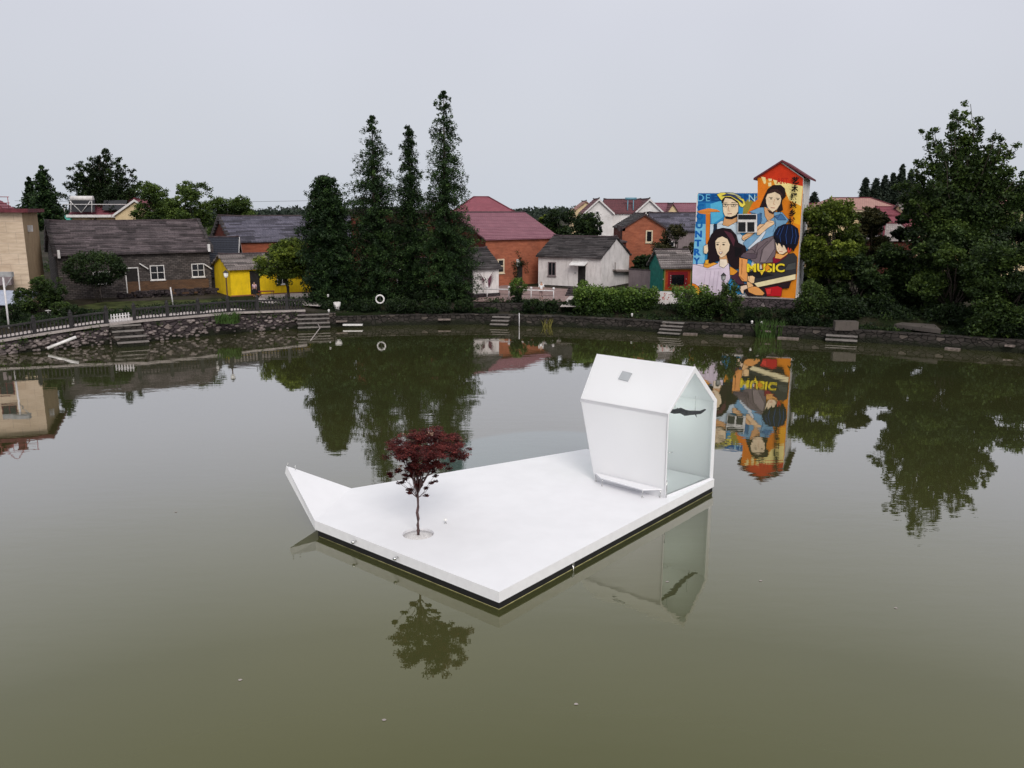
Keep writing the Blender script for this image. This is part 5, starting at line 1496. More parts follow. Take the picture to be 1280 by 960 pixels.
# girl with long dark hair
paint(R2([(48, 400), (160, 425), (300, 390), (330, 345), (410, 380), (425, 540), (345, 712), (55, 708), (42, 560)]), (224, 208, 226))
paint(R2([(160, 390), (250, 380), (300, 395), (200, 440), (160, 430)]), (234, 160, 60)); paint(R2([(420, 420), (500, 470), (470, 510), (420, 510)]), (226, 150, 50))
paint(R2([(425, 530), (500, 480), (560, 490), (560, 640), (500, 600), (440, 545)]), (74, 46, 62))
paint(R2([(200, 190), (235, 105), (280, 55), (350, 38), (430, 50), (485, 110), (505, 185), (570, 220), (596, 300), (530, 330), (520, 400), (500, 450), (460, 445), (400, 385), (330, 360), (300, 370), (220, 395), (195, 370), (205, 270), (192, 215)]), (34, 22, 28))
paint(R2([(355, 60), (440, 90), (475, 160), (460, 230), (420, 150)]), (84, 44, 56)); paint(R2([(470, 230), (540, 240), (530, 310), (470, 330)]), (20, 16, 22))
paint(R2([(315, 320), (385, 305), (405, 385), (360, 430), (320, 385)]), SKD); paint(R2([(320, 350), (390, 350), (400, 400), (360, 440), (315, 420)]), (244, 226, 206))
paint(R2([(275, 170), (300, 140), (345, 122), (398, 150), (422, 205), (412, 265), (372, 318), (332, 338), (298, 300), (278, 235)]), SKIN)
for x in (298, 358):
    line(R2([(x - 16, 188), (x + 20, 182)]), 0.45, BLK); disc(*R2([(x, 206)])[0], 1.6, 1.0, (56, 40, 30)); 
line(R2([(326, 210), (318, 252), (334, 256)]), 0.4, (196, 140, 104)); paint(R2([(308, 280), (348, 278), (332, 300)]), (240, 240, 232)); line(R2([(306, 280), (350, 278)]), 0.45, (180, 70, 64)); line(R2([(312, 290), (330, 304), (346, 288)]), 0.45, (180, 70, 64))
paint(R2([(160, 220), (200, 200), (205, 270), (190, 300), (160, 290)]), SKIN); paint(R2([(175, 360), (210, 355), (205, 400), (170, 400)]), (232, 170, 60))
for x in (180, 230, 270, 310): line(R2([(x, 470), (x - 30, 700)]), 0.35, (186, 166, 186))
line(R2([(180, 450), (330, 445)]), 0.35, (176, 156, 180))
paint(R2([(42, 590), (75, 600), (130, 640), (165, 708), (42, 706)]), (232, 136, 40)); paint(R2([(60, 640), (100, 650), (130, 706), (60, 704)]), (240, 196, 70)); paint(R2([(160, 600), (185, 610), (160, 690), (140, 640)]), (240, 222, 190))
# guitarist
paint(R2([(590, 270), (700, 185), (840, 120), (872, 130), (880, 240), (870, 380), (700, 400), (620, 350), (525, 325)]), (112, 98, 104))
paint(R2([(760, 230), (860, 130), (868, 250), (780, 380), (720, 385)]), (136, 122, 126)); paint(R2([(525, 325), (560, 285), (690, 300), (680, 345), (600, 350)]), (92, 78, 88))
for q in ([(700, 200), (660, 300)], [(860, 140), (740, 260), (720, 380)], [(800, 170), (700, 260), (690, 340)], [(590, 270), (640, 250), (700, 300)]): line(R2(q), 0.5, (50, 40, 48))
paint(R2([(1000, 300), (1060, 290), (1092, 330), (1085, 500), (920, 560), (740, 590), (660, 590), (610, 520), (600, 480), (780, 440), (860, 390), (900, 330)]), (54, 54, 56))
paint(R2([(1000, 400), (1080, 380), (1080, 450), (960, 470)]), (74, 76, 76)); paint(R2([(600, 480), (720, 480), (860, 510), (700, 540), (620, 520)]), (34, 34, 38))
paint(R2([(850, 340), (890, 300), (940, 330), (1000, 280), (990, 320), (900, 385), (850, 400)]), (128, 24, 48)); paint(R2([(880, 290), (960, 310), (1030, 250), (1000, 300), (930, 350), (870, 340)]), (238, 170, 96))
paint(R2([(515, 335), (600, 352), (592, 430), (600, 520), (600, 575), (545, 570), (510, 520)]), (232, 158, 92))
paint(R2([(875, 170), (905, 190), (1000, 225), (1010, 262), (950, 302), (915, 298), (888, 262)]), SKIN); line(R2([(915, 272), (950, 278)]), 0.5, (170, 60, 60)); line(R2([(912, 236), (906, 258)]), 0.35, (196, 140, 104)); paint(R2([(985, 230), (1040, 235), (1030, 280), (1000, 290)]), (200, 70, 50))
paint(R2([(862, 90), (900, 30), (960, 2), (1040, 2), (1100, 45), (1114, 120), (1100, 200), (1075, 240), (1052, 190), (1030, 240), (1000, 232), (940, 200), (885, 175), (862, 140)]), (18, 24, 48))
paint(R2([(862, 120), (905, 150), (900, 215), (880, 180)]), (14, 16, 30)); paint(R2([(900, 150), (960, 170), (945, 235), (925, 200)]), (14, 16, 30)); paint(R2([(950, 170), (1010, 190), (992, 262), (970, 220)]), (14, 16, 30)); paint(R2([(1010, 190), (1090, 180), (1060, 275), (1030, 235), (1015, 262)]), (14, 16, 30))
for q in ([(960, 20), (920, 120), (930, 180)], [(1000, 15), (980, 110), (990, 200)], [(1040, 20), (1050, 110), (1030, 200)], [(1075, 50), (1085, 120), (1070, 200)], [(925, 40), (890, 110)]): line(R2(q), 0.55, (44, 78, 140))
paint(R2([(880, 600), (1035, 570), (1010, 640), (930, 640), (880, 720), (600, 718), (520, 600)]), (44, 30, 34))
paint(R2([(770, 640), (900, 618), (945, 640), (935, 722), (790, 718)]), (190, 30, 40)); paint(R2([(780, 650), (840, 640), (830, 700), (790, 705)]), (224, 60, 60))
paint(R2([(590, 620), (700, 625), (770, 690), (750, 712), (680, 710), (610, 680)]), (232, 160, 92)); paint(R2([(530, 620), (590, 605), (600, 640), (560, 660), (560, 700), (540, 690), (520, 650)]), (238, 206, 180))
paint(R2([(600, 520), (650, 515), (672, 530), (664, 590), (630, 590), (600, 560)]), (240, 200, 150)); paint(R2([(590, 570), (640, 590), (660, 620), (600, 640)]), (236, 184, 130))
paint(R2([(660, 590), (1078, 498), (1080, 552), (700, 632)]), (236, 222, 178)); line(R2([(660, 590), (1078, 498)]), 0.5, (70, 50, 40)); line(R2([(700, 632), (1080, 552)]), 0.5, (70, 50, 40))
for q in ([(520, 520), (560, 560)], [(540, 590), (590, 600)], [(600, 560), (640, 600)], [(620, 520), (610, 560)], [(545, 350), (540, 500)]): line(R2(q), 0.45, (130, 60, 30))
glyphs('MUSIC', 860 + 783 / 8.0, 280 + 440 / 8.0, 11.5, (60, 40, 20), w=48, bold=0.06); glyphs('MUSIC', 860 + 780 / 8.0, 280 + 437 / 8.0, 10.8, (240, 214, 52), w=47, bold=0.03)
paint(R2([(720, 470), (760, 480), (740, 515)]), (240, 200, 60)); paint(R2([(770, 430), (800, 400), (830, 440), (780, 480)]), (228, 150, 40))
for i, ch in enumerate('艺术振兴乡村'):
    glyphs(ch, 994.6 - i * 0.95, 225.5 + i * 10.1, 9.0, (20, 14, 14), w=8.6, bold=0.045)
mural = mu.build('mural', None, hm)
# window in the middle of the painted wall
def wq(x0, y0, x1, y1, o0, o1, mm):
    p = [wall_at(*R1([q])[0], o0) for q in ((x0, y1), (x1, y1), (x1, y0), (x0, y0))]
    q = [wall_at(*R1([q])[0], o1) for q in ((x0, y1), (x1, y1), (x1, y0), (x0, y0))]
    mm.prism(p, q)
m = MB(); wq(500, 580, 694, 764, 0.16, 0.22, m); wf = m.build('window', M['trim_white'], hm)
for q in ((507, 587, 686, 634), (507, 661, 580, 757), (598, 661, 668, 757)):
    m = MB(); wq(*q, 0.215, 0.24, m); m.build('pane', M['glassdark'], wf)
MURB = b

# ---------------------------------------------------------------- lakeside walls, path, balustrade
def along(pts, step):
    """resample a 3-D polyline"""
    out = [Vector(pts[0])]; acc = 0
    for a, c in zip(pts[:-1], pts[1:]):
        a, c = Vector(a), Vector(c); L_ = (c - a).length; t = step - acc
        while t <= L_:
            out.append(a + (c - a) * (t / L_)); t += step
        acc = (L_ - (t - step))
    return out
def ribbon(mbx, pts, inner, outer, z0, z1, mat=None):
    """a strip following a plan polyline; pts with z; inner/outer offsets away from the pond"""
    n = len(pts); L1, L2 = [], []
    for i, p in enumerate(pts):
        a, c = pts[max(i - 1, 0)], pts[min(i + 1, n - 1)]
        d = Vector((c.x - a.x, c.y - a.y, 0)).normalized(); nn = Vector((-d.y, d.x, 0))
        if nn.dot(Vector((p.x - PC.x, p.y - PC.y, 0))) < 0: nn = -nn
        L1.append(p + nn * inner); L2.append(p + nn * outer)
    for i in range(n - 1):
        a, c, d, e3 = L1[i], L1[i + 1], L2[i + 1], L2[i]
        mbx.hexa([Vector((q.x, q.y, q.z + z0)) for q in (a, c, d, e3)] + [Vector((q.x, q.y, q.z + z1)) for q in (a, c, d, e3)], mat)
def S(i, f=0.0):
    a, c = shore[i], shore[i + 1]; p = a + (c - a) * f
    return Vector((p.x, p.y, bank_h(i) + (bank_h(i + 1) - bank_h(i)) * f))
left_line = [S(i) for i in range(0, 7)] + [S(7, 0.35)]
lw = thing('retaining_wall', 'rubble stone retaining wall with a pale kerb below the balustrade on the left shore', 'wall', left_line[3])
m = MB()
rr = random.Random(12)
ribbon(m, [Vector((p.x, p.y, 0)) for p in left_line], -0.35, -0.02, -0.8, 1.03)
for i in range(len(left_line) - 1):
    pass
lwm = []
m = MB()
for i in range(len(left_line) - 1):
    a, c = left_line[i], left_line[i + 1]
    ribbon(m, [Vector((a.x, a.y, 0)), Vector((c.x, c.y, 0))], -0.35, 0.02, -0.8, min(a.z, c.z) - 0.03)
m.build('wall_face', M['stonewall'], lw)
m = MB()
for i in range(330):                  # projecting stones
    p = left_line[0].lerp(left_line[1], 0)
    t = rr.uniform(0, len(left_line) - 1.001); k = int(t); q = left_line[k].lerp(left_line[k + 1], t - k)
    dn = Vector((PC.x - q.x, PC.y - q.y, 0)).normalized()
    z = rr.uniform(-0.05, q.z - 0.35); s_ = rr.uniform(0.16, 0.4)
    m.lathe(Vector((q.x, q.y, z + s_ * .3)) + dn * 0.36, [(s_ * .3, -s_ * .28), (s_ * .55, -s_ * .1), (s_ * .55, s_ * .12), (s_ * .3, s_ * .28)], 7, None, True)
stones = m.build('facing_stones', m_plain('pale_field_stone', (0.15, 0.125, 0.122), 0.9, 0.2, 0.6, sc=1.6), lw); stones['kind'] = 'stuff'
m = MB(); ribbon(m, left_line, -0.42, 0.10, -0.02, 0.14); m.build('kerb', M['kerb'], lw)
pm = MB(); ribbon(pm, left_line, 0.10, 3.3, -0.06, 0.045)
tag(pm.build('lakeside_path', M['path']), kind='structure')

mid_line = [S(7, 0.35)] + [S(i) for i in range(8, 20)]
mw = thing('retaining_wall', 'low dark stone wall with broken ledges along the far and right hand shore', 'wall', mid_line[4])
m = MB()
for i in range(len(mid_line) - 1):
    a, c = mid_line[i], mid_line[i + 1]
    ribbon(m, [Vector((a.x, a.y, 0)), Vector((c.x, c.y, 0))], -0.3, 0.02, -0.8, min(a.z, c.z) - 0.02)
m.build('wall_face', M['stonedark'], mw)
m = MB()
for i in range(len(mid_line) - 1):
    a, c = mid_line[i], mid_line[i + 1]; 
    ribbon(m, [Vector((a.x, a.y, min(a.z, c.z))), Vector((c.x, c.y, min(a.z, c.z)))], -0.36, 0.35, -0.02, 0.07)
m.build('ledge', M['stonedark'], mw)
# broken slabs lying on the ledge
for i in range(9):
    t = rr.uniform(0, len(mid_line) - 1.001); k = int(t); q = mid_line[k].lerp(mid_line[k + 1], t - k)
    dn = Vector((PC.x - q.x, PC.y - q.y, 0)).normalized()
    m = MB(); z = rr.choice([0.08, 0.08, 0.55]) 
    c = Vector((q.x, q.y, 0)) + dn * rr.uniform(0.4, 0.7); c.z = z - 0.1
    m.cbox(c, math.atan2(dn.y, dn.x) + math.pi / 2 + rr.uniform(-.15, .15), rr.uniform(0.6, 1.8), 0.4, 0.12)
    o = m.build('shore_slab', M['wood'])
    tag(o, 'flat broken slab lying at the foot of the dark shore wall', 'slab', 'broken slabs along the waterline')

def balustrade(line, label, seed):
    t = thing('balustrade', label, 'balustrade', line[0])
    m = MB(); ribbon(m, line, -0.20, 0.00, 0.92, 1.04); m.build('top_rail', M['darkrail'], t)
    m = MB(); ribbon(m, line, -0.16, -0.04, 0.15, 0.24); m.build('bottom_rail', M['darkrail'], t)
    tot = sum((c - a).length for a, c in zip(line[:-1], line[1:]))
    posts = along(line, 2.45)
    for i, p in enumerate(posts):
        dn = Vector((PC.x - p.x, PC.y - p.y, 0)).normalized() * 0.10
        m = MB(); m.cbox(p + dn + Vector((0, 0, 0.14)), math.atan2(dn.y, dn.x), 0.24, 0.24, 1.12); m.lathe(p + dn + Vector((0, 0, 1.26)), [(0.16, 0), (0.16, 0.05), (0.08, 0.09), (0.10, 0.16), (0.02, 0.24)], 8)
        m.build('post', M['darkrail'], t)
    step = max(0.26, tot / 92.0)
    proto = None
    for p in along(line, step):
        if min((p - q).length for q in posts) < 0.16: continue
        dn = Vector((PC.x - p.x, PC.y - p.y, 0)).normalized() * 0.10
        if proto is None:
            m = MB(); m.lathe(p + dn, [(0.05, 0.24), (0.035, 0.34), (0.075, 0.5), (0.06, 0.64), (0.035, 0.78), (0.05, 0.92)], 6)
            proto = m.build('baluster', M['darkrail'], t); base_p = p + dn
        else:
            c = proto.copy(); COL.objects.link(c); c.parent = t; c.location = Vector(p + dn) - base_p
            c.name = 'baluster'
    return t
Ls = along(left_line, 0.25)
def seg(px0, px1):
    out = []
    for p in Ls:
        X = CXP + FPX * p.x / (p.y * math.cos(PITCH) - (p.z - CAMH) * math.sin(PITCH))
        if px0 <= X <= px1: out.append(p)
    return out[::4] + ([out[-1]] if (len(out) - 1) % 4 else [])
balustrade(seg(-60, 138), 'dark balustrade along the left shore before the beige house', 1)
balustrade(seg(168, 388), 'dark balustrade along the shore before the stone house and the yellow house', 2)
# low white picket across the head of the steps
pkt = seg(138, 168)
t = thing('picket_barrier', 'short white picket barrier at the head of the left stone steps', 'fence', pkt[0])
m = MB(); ribbon(m, pkt, 0.5, 0.55, 0.5, 0.56); ribbon(m, pkt, 0.5, 0.55, 0.2, 0.26); m.build('rail', M['whitepipe'], t)
for p in along(pkt, 0.2):
    dn = Vector((p.x - PC.x, p.y - PC.y, 0)).normalized() * 0.47
    m = MB(); m.cbox(p + dn + Vector((0, 0, 0.12)), math.atan2(dn.y, dn.x), 0.03, 0.09, 0.6); m.build('picket', M['whitepipe'], t)

def steps(px, py, label, n=4, w=2.0, ztop=1.5, run=0.42, mat='concrete', shift=0.0):
    # flight going down to the water in front of the shore point nearest that column
    best = min(range(len(shore_px) - 1), key=lambda i: abs((shore_px[i][0] + shore_px[i + 1][0]) / 2 - px))
    a, c = shore[best], shore[best + 1]
    f = (px - shore_px[best][0]) / (shore_px[best + 1][0] - shore_px[best][0]); p = a + (c - a) * f
    d = (c - a).normalized(); nn = Vector((-d.y, d.x))
    if nn.dot(p - PC) > 0: nn = -nn
    t = thing('stone_steps', label, 'steps', (p.x, p.y, 0), 'stone steps going down to the pond')
    for i in range(n):
        z = ztop * (n - i) / n
        m = MB(); q = p + nn * (0.3 + run * i) + d * shift * i
        o = Vector((q.x, q.y, -0.3)) - Vector((d.x, d.y, 0)) * w / 2
        m.obox(o, Vector((d.x, d.y, 0)) * w, Vector((nn.x, nn.y, 0)) * run, (0, 0, z + 0.3 - 0.08)); so = m.build('step', M['stonedark'], t)
        m = MB(); m.obox(o + Vector((-d.x * .04, -d.y * .04, z + 0.3 - 0.079)), Vector((d.x, d.y, 0)) * (w + .08), Vector((nn.x, nn.y, 0)) * (run + 0.06), (0, 0, 0.075)); m.build('tread', M[mat], so)
    return t, p, nn, d
steps(158, 405, 'broad pale stone steps down to the water before the grey stone house', 4, 2.1, 1.45, 0.5, shift=0.12)
steps(392, 395, 'worn steps with loose boards at the end of the dark balustrade', 4, 2.6, 1.2, 0.45)
steps(629, 395, 'narrow steps down to the water below the small white painted shed', 3, 1.5, 0.8, 0.45)
steps(843, 400, 'short pale steps down to the water left of the mural building', 4, 1.7, 0.95, 0.4)
steps(1052, 420, 'low landing step at the foot of the dark right hand trees', 2, 2.2, 0.5, 0.6)

# ---------------------------------------------------------------- trees and shrubs
GR = 'tall conifers in the row on the far shore'
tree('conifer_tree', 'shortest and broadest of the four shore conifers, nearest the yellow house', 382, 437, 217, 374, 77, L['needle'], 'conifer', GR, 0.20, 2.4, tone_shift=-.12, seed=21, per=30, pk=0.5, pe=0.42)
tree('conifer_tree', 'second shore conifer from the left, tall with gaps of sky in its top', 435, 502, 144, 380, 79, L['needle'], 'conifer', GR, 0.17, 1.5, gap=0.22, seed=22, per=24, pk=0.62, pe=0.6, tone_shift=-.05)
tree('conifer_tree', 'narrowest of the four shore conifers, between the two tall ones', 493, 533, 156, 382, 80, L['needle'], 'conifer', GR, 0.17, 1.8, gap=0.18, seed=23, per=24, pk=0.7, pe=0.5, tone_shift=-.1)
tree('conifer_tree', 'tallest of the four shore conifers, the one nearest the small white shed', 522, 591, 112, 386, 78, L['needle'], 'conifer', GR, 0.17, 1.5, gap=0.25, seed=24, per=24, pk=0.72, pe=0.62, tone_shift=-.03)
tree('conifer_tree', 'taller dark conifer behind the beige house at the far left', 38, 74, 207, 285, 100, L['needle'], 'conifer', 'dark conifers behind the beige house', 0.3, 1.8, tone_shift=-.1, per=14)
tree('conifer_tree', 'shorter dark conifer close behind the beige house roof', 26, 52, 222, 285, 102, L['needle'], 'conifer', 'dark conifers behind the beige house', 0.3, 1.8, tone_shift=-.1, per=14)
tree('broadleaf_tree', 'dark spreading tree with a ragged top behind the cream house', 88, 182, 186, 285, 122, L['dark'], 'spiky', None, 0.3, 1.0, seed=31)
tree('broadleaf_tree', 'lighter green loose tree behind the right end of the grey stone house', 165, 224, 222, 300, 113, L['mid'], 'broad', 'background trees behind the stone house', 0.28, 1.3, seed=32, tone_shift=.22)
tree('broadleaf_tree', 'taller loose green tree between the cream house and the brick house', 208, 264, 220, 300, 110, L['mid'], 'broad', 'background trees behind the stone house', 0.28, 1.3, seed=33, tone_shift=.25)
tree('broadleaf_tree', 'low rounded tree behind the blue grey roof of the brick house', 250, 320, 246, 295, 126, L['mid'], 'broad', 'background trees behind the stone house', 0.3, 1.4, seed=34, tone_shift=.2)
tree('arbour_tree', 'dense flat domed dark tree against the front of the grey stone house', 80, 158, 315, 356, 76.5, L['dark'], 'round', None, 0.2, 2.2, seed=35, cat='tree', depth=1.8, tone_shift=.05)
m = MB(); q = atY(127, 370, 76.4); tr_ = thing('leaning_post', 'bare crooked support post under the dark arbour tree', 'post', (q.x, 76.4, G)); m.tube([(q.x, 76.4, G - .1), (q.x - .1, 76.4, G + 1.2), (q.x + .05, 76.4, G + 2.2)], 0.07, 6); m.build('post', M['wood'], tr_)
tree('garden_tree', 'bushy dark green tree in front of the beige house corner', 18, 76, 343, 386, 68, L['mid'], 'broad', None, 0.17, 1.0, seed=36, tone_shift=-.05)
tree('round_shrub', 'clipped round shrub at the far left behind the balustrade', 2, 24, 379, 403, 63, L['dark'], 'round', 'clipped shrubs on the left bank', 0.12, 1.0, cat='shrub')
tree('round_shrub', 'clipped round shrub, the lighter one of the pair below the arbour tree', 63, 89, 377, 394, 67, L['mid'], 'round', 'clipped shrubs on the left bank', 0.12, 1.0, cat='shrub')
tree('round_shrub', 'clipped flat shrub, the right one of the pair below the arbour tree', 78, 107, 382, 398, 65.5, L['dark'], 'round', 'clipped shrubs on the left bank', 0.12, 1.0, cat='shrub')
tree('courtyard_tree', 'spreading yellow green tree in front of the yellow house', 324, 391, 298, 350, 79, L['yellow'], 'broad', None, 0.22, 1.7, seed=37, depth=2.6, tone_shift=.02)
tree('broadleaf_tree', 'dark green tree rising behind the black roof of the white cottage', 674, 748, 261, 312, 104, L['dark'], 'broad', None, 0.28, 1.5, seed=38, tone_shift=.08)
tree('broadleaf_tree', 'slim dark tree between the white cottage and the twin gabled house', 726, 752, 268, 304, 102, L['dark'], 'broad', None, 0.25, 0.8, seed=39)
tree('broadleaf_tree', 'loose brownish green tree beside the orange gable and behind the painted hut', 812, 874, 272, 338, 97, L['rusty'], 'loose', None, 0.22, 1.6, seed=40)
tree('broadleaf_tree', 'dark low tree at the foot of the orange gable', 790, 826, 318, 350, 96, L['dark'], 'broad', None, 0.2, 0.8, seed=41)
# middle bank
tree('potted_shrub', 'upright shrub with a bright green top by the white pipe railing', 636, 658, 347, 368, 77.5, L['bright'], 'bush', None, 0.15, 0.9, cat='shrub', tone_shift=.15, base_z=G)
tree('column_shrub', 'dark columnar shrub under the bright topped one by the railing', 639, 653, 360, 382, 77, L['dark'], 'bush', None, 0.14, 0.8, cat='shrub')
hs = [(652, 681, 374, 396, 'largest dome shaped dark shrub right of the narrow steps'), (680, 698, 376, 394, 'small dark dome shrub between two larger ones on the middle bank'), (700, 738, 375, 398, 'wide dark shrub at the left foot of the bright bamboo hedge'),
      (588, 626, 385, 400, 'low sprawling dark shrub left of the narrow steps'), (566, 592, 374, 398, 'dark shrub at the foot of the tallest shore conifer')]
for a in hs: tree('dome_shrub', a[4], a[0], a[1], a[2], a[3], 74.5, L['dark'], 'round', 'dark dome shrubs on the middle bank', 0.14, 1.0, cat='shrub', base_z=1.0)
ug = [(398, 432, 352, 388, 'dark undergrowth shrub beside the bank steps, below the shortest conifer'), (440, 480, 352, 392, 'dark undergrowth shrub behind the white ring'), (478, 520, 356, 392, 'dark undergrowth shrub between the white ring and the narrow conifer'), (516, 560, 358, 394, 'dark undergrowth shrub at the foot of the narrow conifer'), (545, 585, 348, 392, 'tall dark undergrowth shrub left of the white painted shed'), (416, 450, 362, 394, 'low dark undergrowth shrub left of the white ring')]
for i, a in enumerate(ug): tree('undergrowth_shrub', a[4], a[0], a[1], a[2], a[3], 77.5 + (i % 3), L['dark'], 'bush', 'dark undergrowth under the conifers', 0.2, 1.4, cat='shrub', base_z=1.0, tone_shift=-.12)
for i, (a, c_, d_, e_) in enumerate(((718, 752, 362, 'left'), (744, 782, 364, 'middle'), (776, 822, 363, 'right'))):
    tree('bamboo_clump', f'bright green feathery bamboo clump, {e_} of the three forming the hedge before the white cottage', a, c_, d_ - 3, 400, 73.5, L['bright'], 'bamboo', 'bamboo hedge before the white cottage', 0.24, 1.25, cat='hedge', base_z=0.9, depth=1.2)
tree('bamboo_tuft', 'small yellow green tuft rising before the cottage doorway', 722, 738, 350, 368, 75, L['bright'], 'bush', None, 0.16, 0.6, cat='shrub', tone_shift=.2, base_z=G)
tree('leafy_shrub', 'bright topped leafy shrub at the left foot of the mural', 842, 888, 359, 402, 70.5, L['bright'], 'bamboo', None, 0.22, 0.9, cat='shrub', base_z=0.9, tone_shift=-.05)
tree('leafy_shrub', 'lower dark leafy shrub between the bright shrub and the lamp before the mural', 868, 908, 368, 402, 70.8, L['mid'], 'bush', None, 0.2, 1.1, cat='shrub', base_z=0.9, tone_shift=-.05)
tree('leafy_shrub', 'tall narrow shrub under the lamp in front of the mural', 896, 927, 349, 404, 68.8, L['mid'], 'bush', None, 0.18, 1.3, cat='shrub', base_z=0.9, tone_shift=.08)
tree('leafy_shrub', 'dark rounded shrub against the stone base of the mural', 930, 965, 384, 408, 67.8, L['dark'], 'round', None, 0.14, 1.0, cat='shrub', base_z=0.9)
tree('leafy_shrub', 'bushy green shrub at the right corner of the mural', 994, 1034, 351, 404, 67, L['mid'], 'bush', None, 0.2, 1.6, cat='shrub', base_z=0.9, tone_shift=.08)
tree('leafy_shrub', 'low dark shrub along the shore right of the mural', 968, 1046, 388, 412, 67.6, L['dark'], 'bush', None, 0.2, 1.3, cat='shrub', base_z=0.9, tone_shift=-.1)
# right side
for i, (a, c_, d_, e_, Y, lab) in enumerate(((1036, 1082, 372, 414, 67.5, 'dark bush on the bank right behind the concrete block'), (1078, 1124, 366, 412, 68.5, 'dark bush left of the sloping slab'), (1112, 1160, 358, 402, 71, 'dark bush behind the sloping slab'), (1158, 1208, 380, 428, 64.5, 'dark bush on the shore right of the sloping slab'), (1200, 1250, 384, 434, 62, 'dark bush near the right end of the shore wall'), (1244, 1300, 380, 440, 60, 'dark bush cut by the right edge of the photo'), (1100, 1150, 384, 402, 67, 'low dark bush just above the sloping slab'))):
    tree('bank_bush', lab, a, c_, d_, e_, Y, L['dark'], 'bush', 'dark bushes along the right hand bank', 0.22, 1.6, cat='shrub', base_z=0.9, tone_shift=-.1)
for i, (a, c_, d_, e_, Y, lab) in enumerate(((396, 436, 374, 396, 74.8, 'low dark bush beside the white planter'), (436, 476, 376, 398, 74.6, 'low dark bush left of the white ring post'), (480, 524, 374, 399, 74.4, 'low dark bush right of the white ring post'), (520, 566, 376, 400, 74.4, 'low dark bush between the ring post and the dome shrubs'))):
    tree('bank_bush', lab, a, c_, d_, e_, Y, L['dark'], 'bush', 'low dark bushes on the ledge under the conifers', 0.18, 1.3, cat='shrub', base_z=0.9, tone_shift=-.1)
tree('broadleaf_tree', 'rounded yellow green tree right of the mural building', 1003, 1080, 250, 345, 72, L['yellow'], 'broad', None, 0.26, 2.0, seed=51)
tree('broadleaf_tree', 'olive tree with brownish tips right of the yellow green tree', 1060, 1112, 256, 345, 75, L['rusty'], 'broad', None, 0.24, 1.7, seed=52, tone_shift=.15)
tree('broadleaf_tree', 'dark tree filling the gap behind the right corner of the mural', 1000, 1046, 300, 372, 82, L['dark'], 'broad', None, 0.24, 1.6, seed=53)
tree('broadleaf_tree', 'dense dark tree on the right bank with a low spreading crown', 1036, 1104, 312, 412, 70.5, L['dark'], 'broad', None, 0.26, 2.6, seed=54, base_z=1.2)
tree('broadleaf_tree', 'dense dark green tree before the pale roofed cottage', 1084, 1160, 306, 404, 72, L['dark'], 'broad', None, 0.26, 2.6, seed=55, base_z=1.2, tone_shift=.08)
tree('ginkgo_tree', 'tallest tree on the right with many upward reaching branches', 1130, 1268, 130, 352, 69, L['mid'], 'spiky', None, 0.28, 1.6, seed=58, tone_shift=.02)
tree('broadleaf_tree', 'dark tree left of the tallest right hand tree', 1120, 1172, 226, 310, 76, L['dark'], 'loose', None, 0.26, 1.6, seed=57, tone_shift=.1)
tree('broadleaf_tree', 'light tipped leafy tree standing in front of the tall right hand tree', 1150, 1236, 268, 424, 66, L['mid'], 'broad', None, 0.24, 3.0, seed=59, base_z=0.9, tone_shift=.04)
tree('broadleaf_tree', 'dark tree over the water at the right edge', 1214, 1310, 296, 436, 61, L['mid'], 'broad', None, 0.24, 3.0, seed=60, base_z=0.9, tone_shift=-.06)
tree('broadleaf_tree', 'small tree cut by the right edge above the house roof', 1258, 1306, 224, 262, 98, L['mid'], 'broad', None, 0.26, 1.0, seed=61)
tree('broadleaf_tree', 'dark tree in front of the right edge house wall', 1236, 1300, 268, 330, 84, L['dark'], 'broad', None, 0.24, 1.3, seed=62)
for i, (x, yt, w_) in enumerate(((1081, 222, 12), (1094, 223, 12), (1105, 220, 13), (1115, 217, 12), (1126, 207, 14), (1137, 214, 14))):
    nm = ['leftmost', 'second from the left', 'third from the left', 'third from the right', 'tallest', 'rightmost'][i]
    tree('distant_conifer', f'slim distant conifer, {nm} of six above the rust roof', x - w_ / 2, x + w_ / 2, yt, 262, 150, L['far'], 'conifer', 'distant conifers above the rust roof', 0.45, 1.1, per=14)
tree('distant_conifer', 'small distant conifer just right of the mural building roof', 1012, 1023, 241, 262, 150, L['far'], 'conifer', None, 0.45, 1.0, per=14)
tree('broadleaf_tree', 'small yellowish treetop behind the pink roofed barn', 672, 692, 268, 282, 118, L['yellow'], 'broad', None, 0.25, 0.5, seed=63)

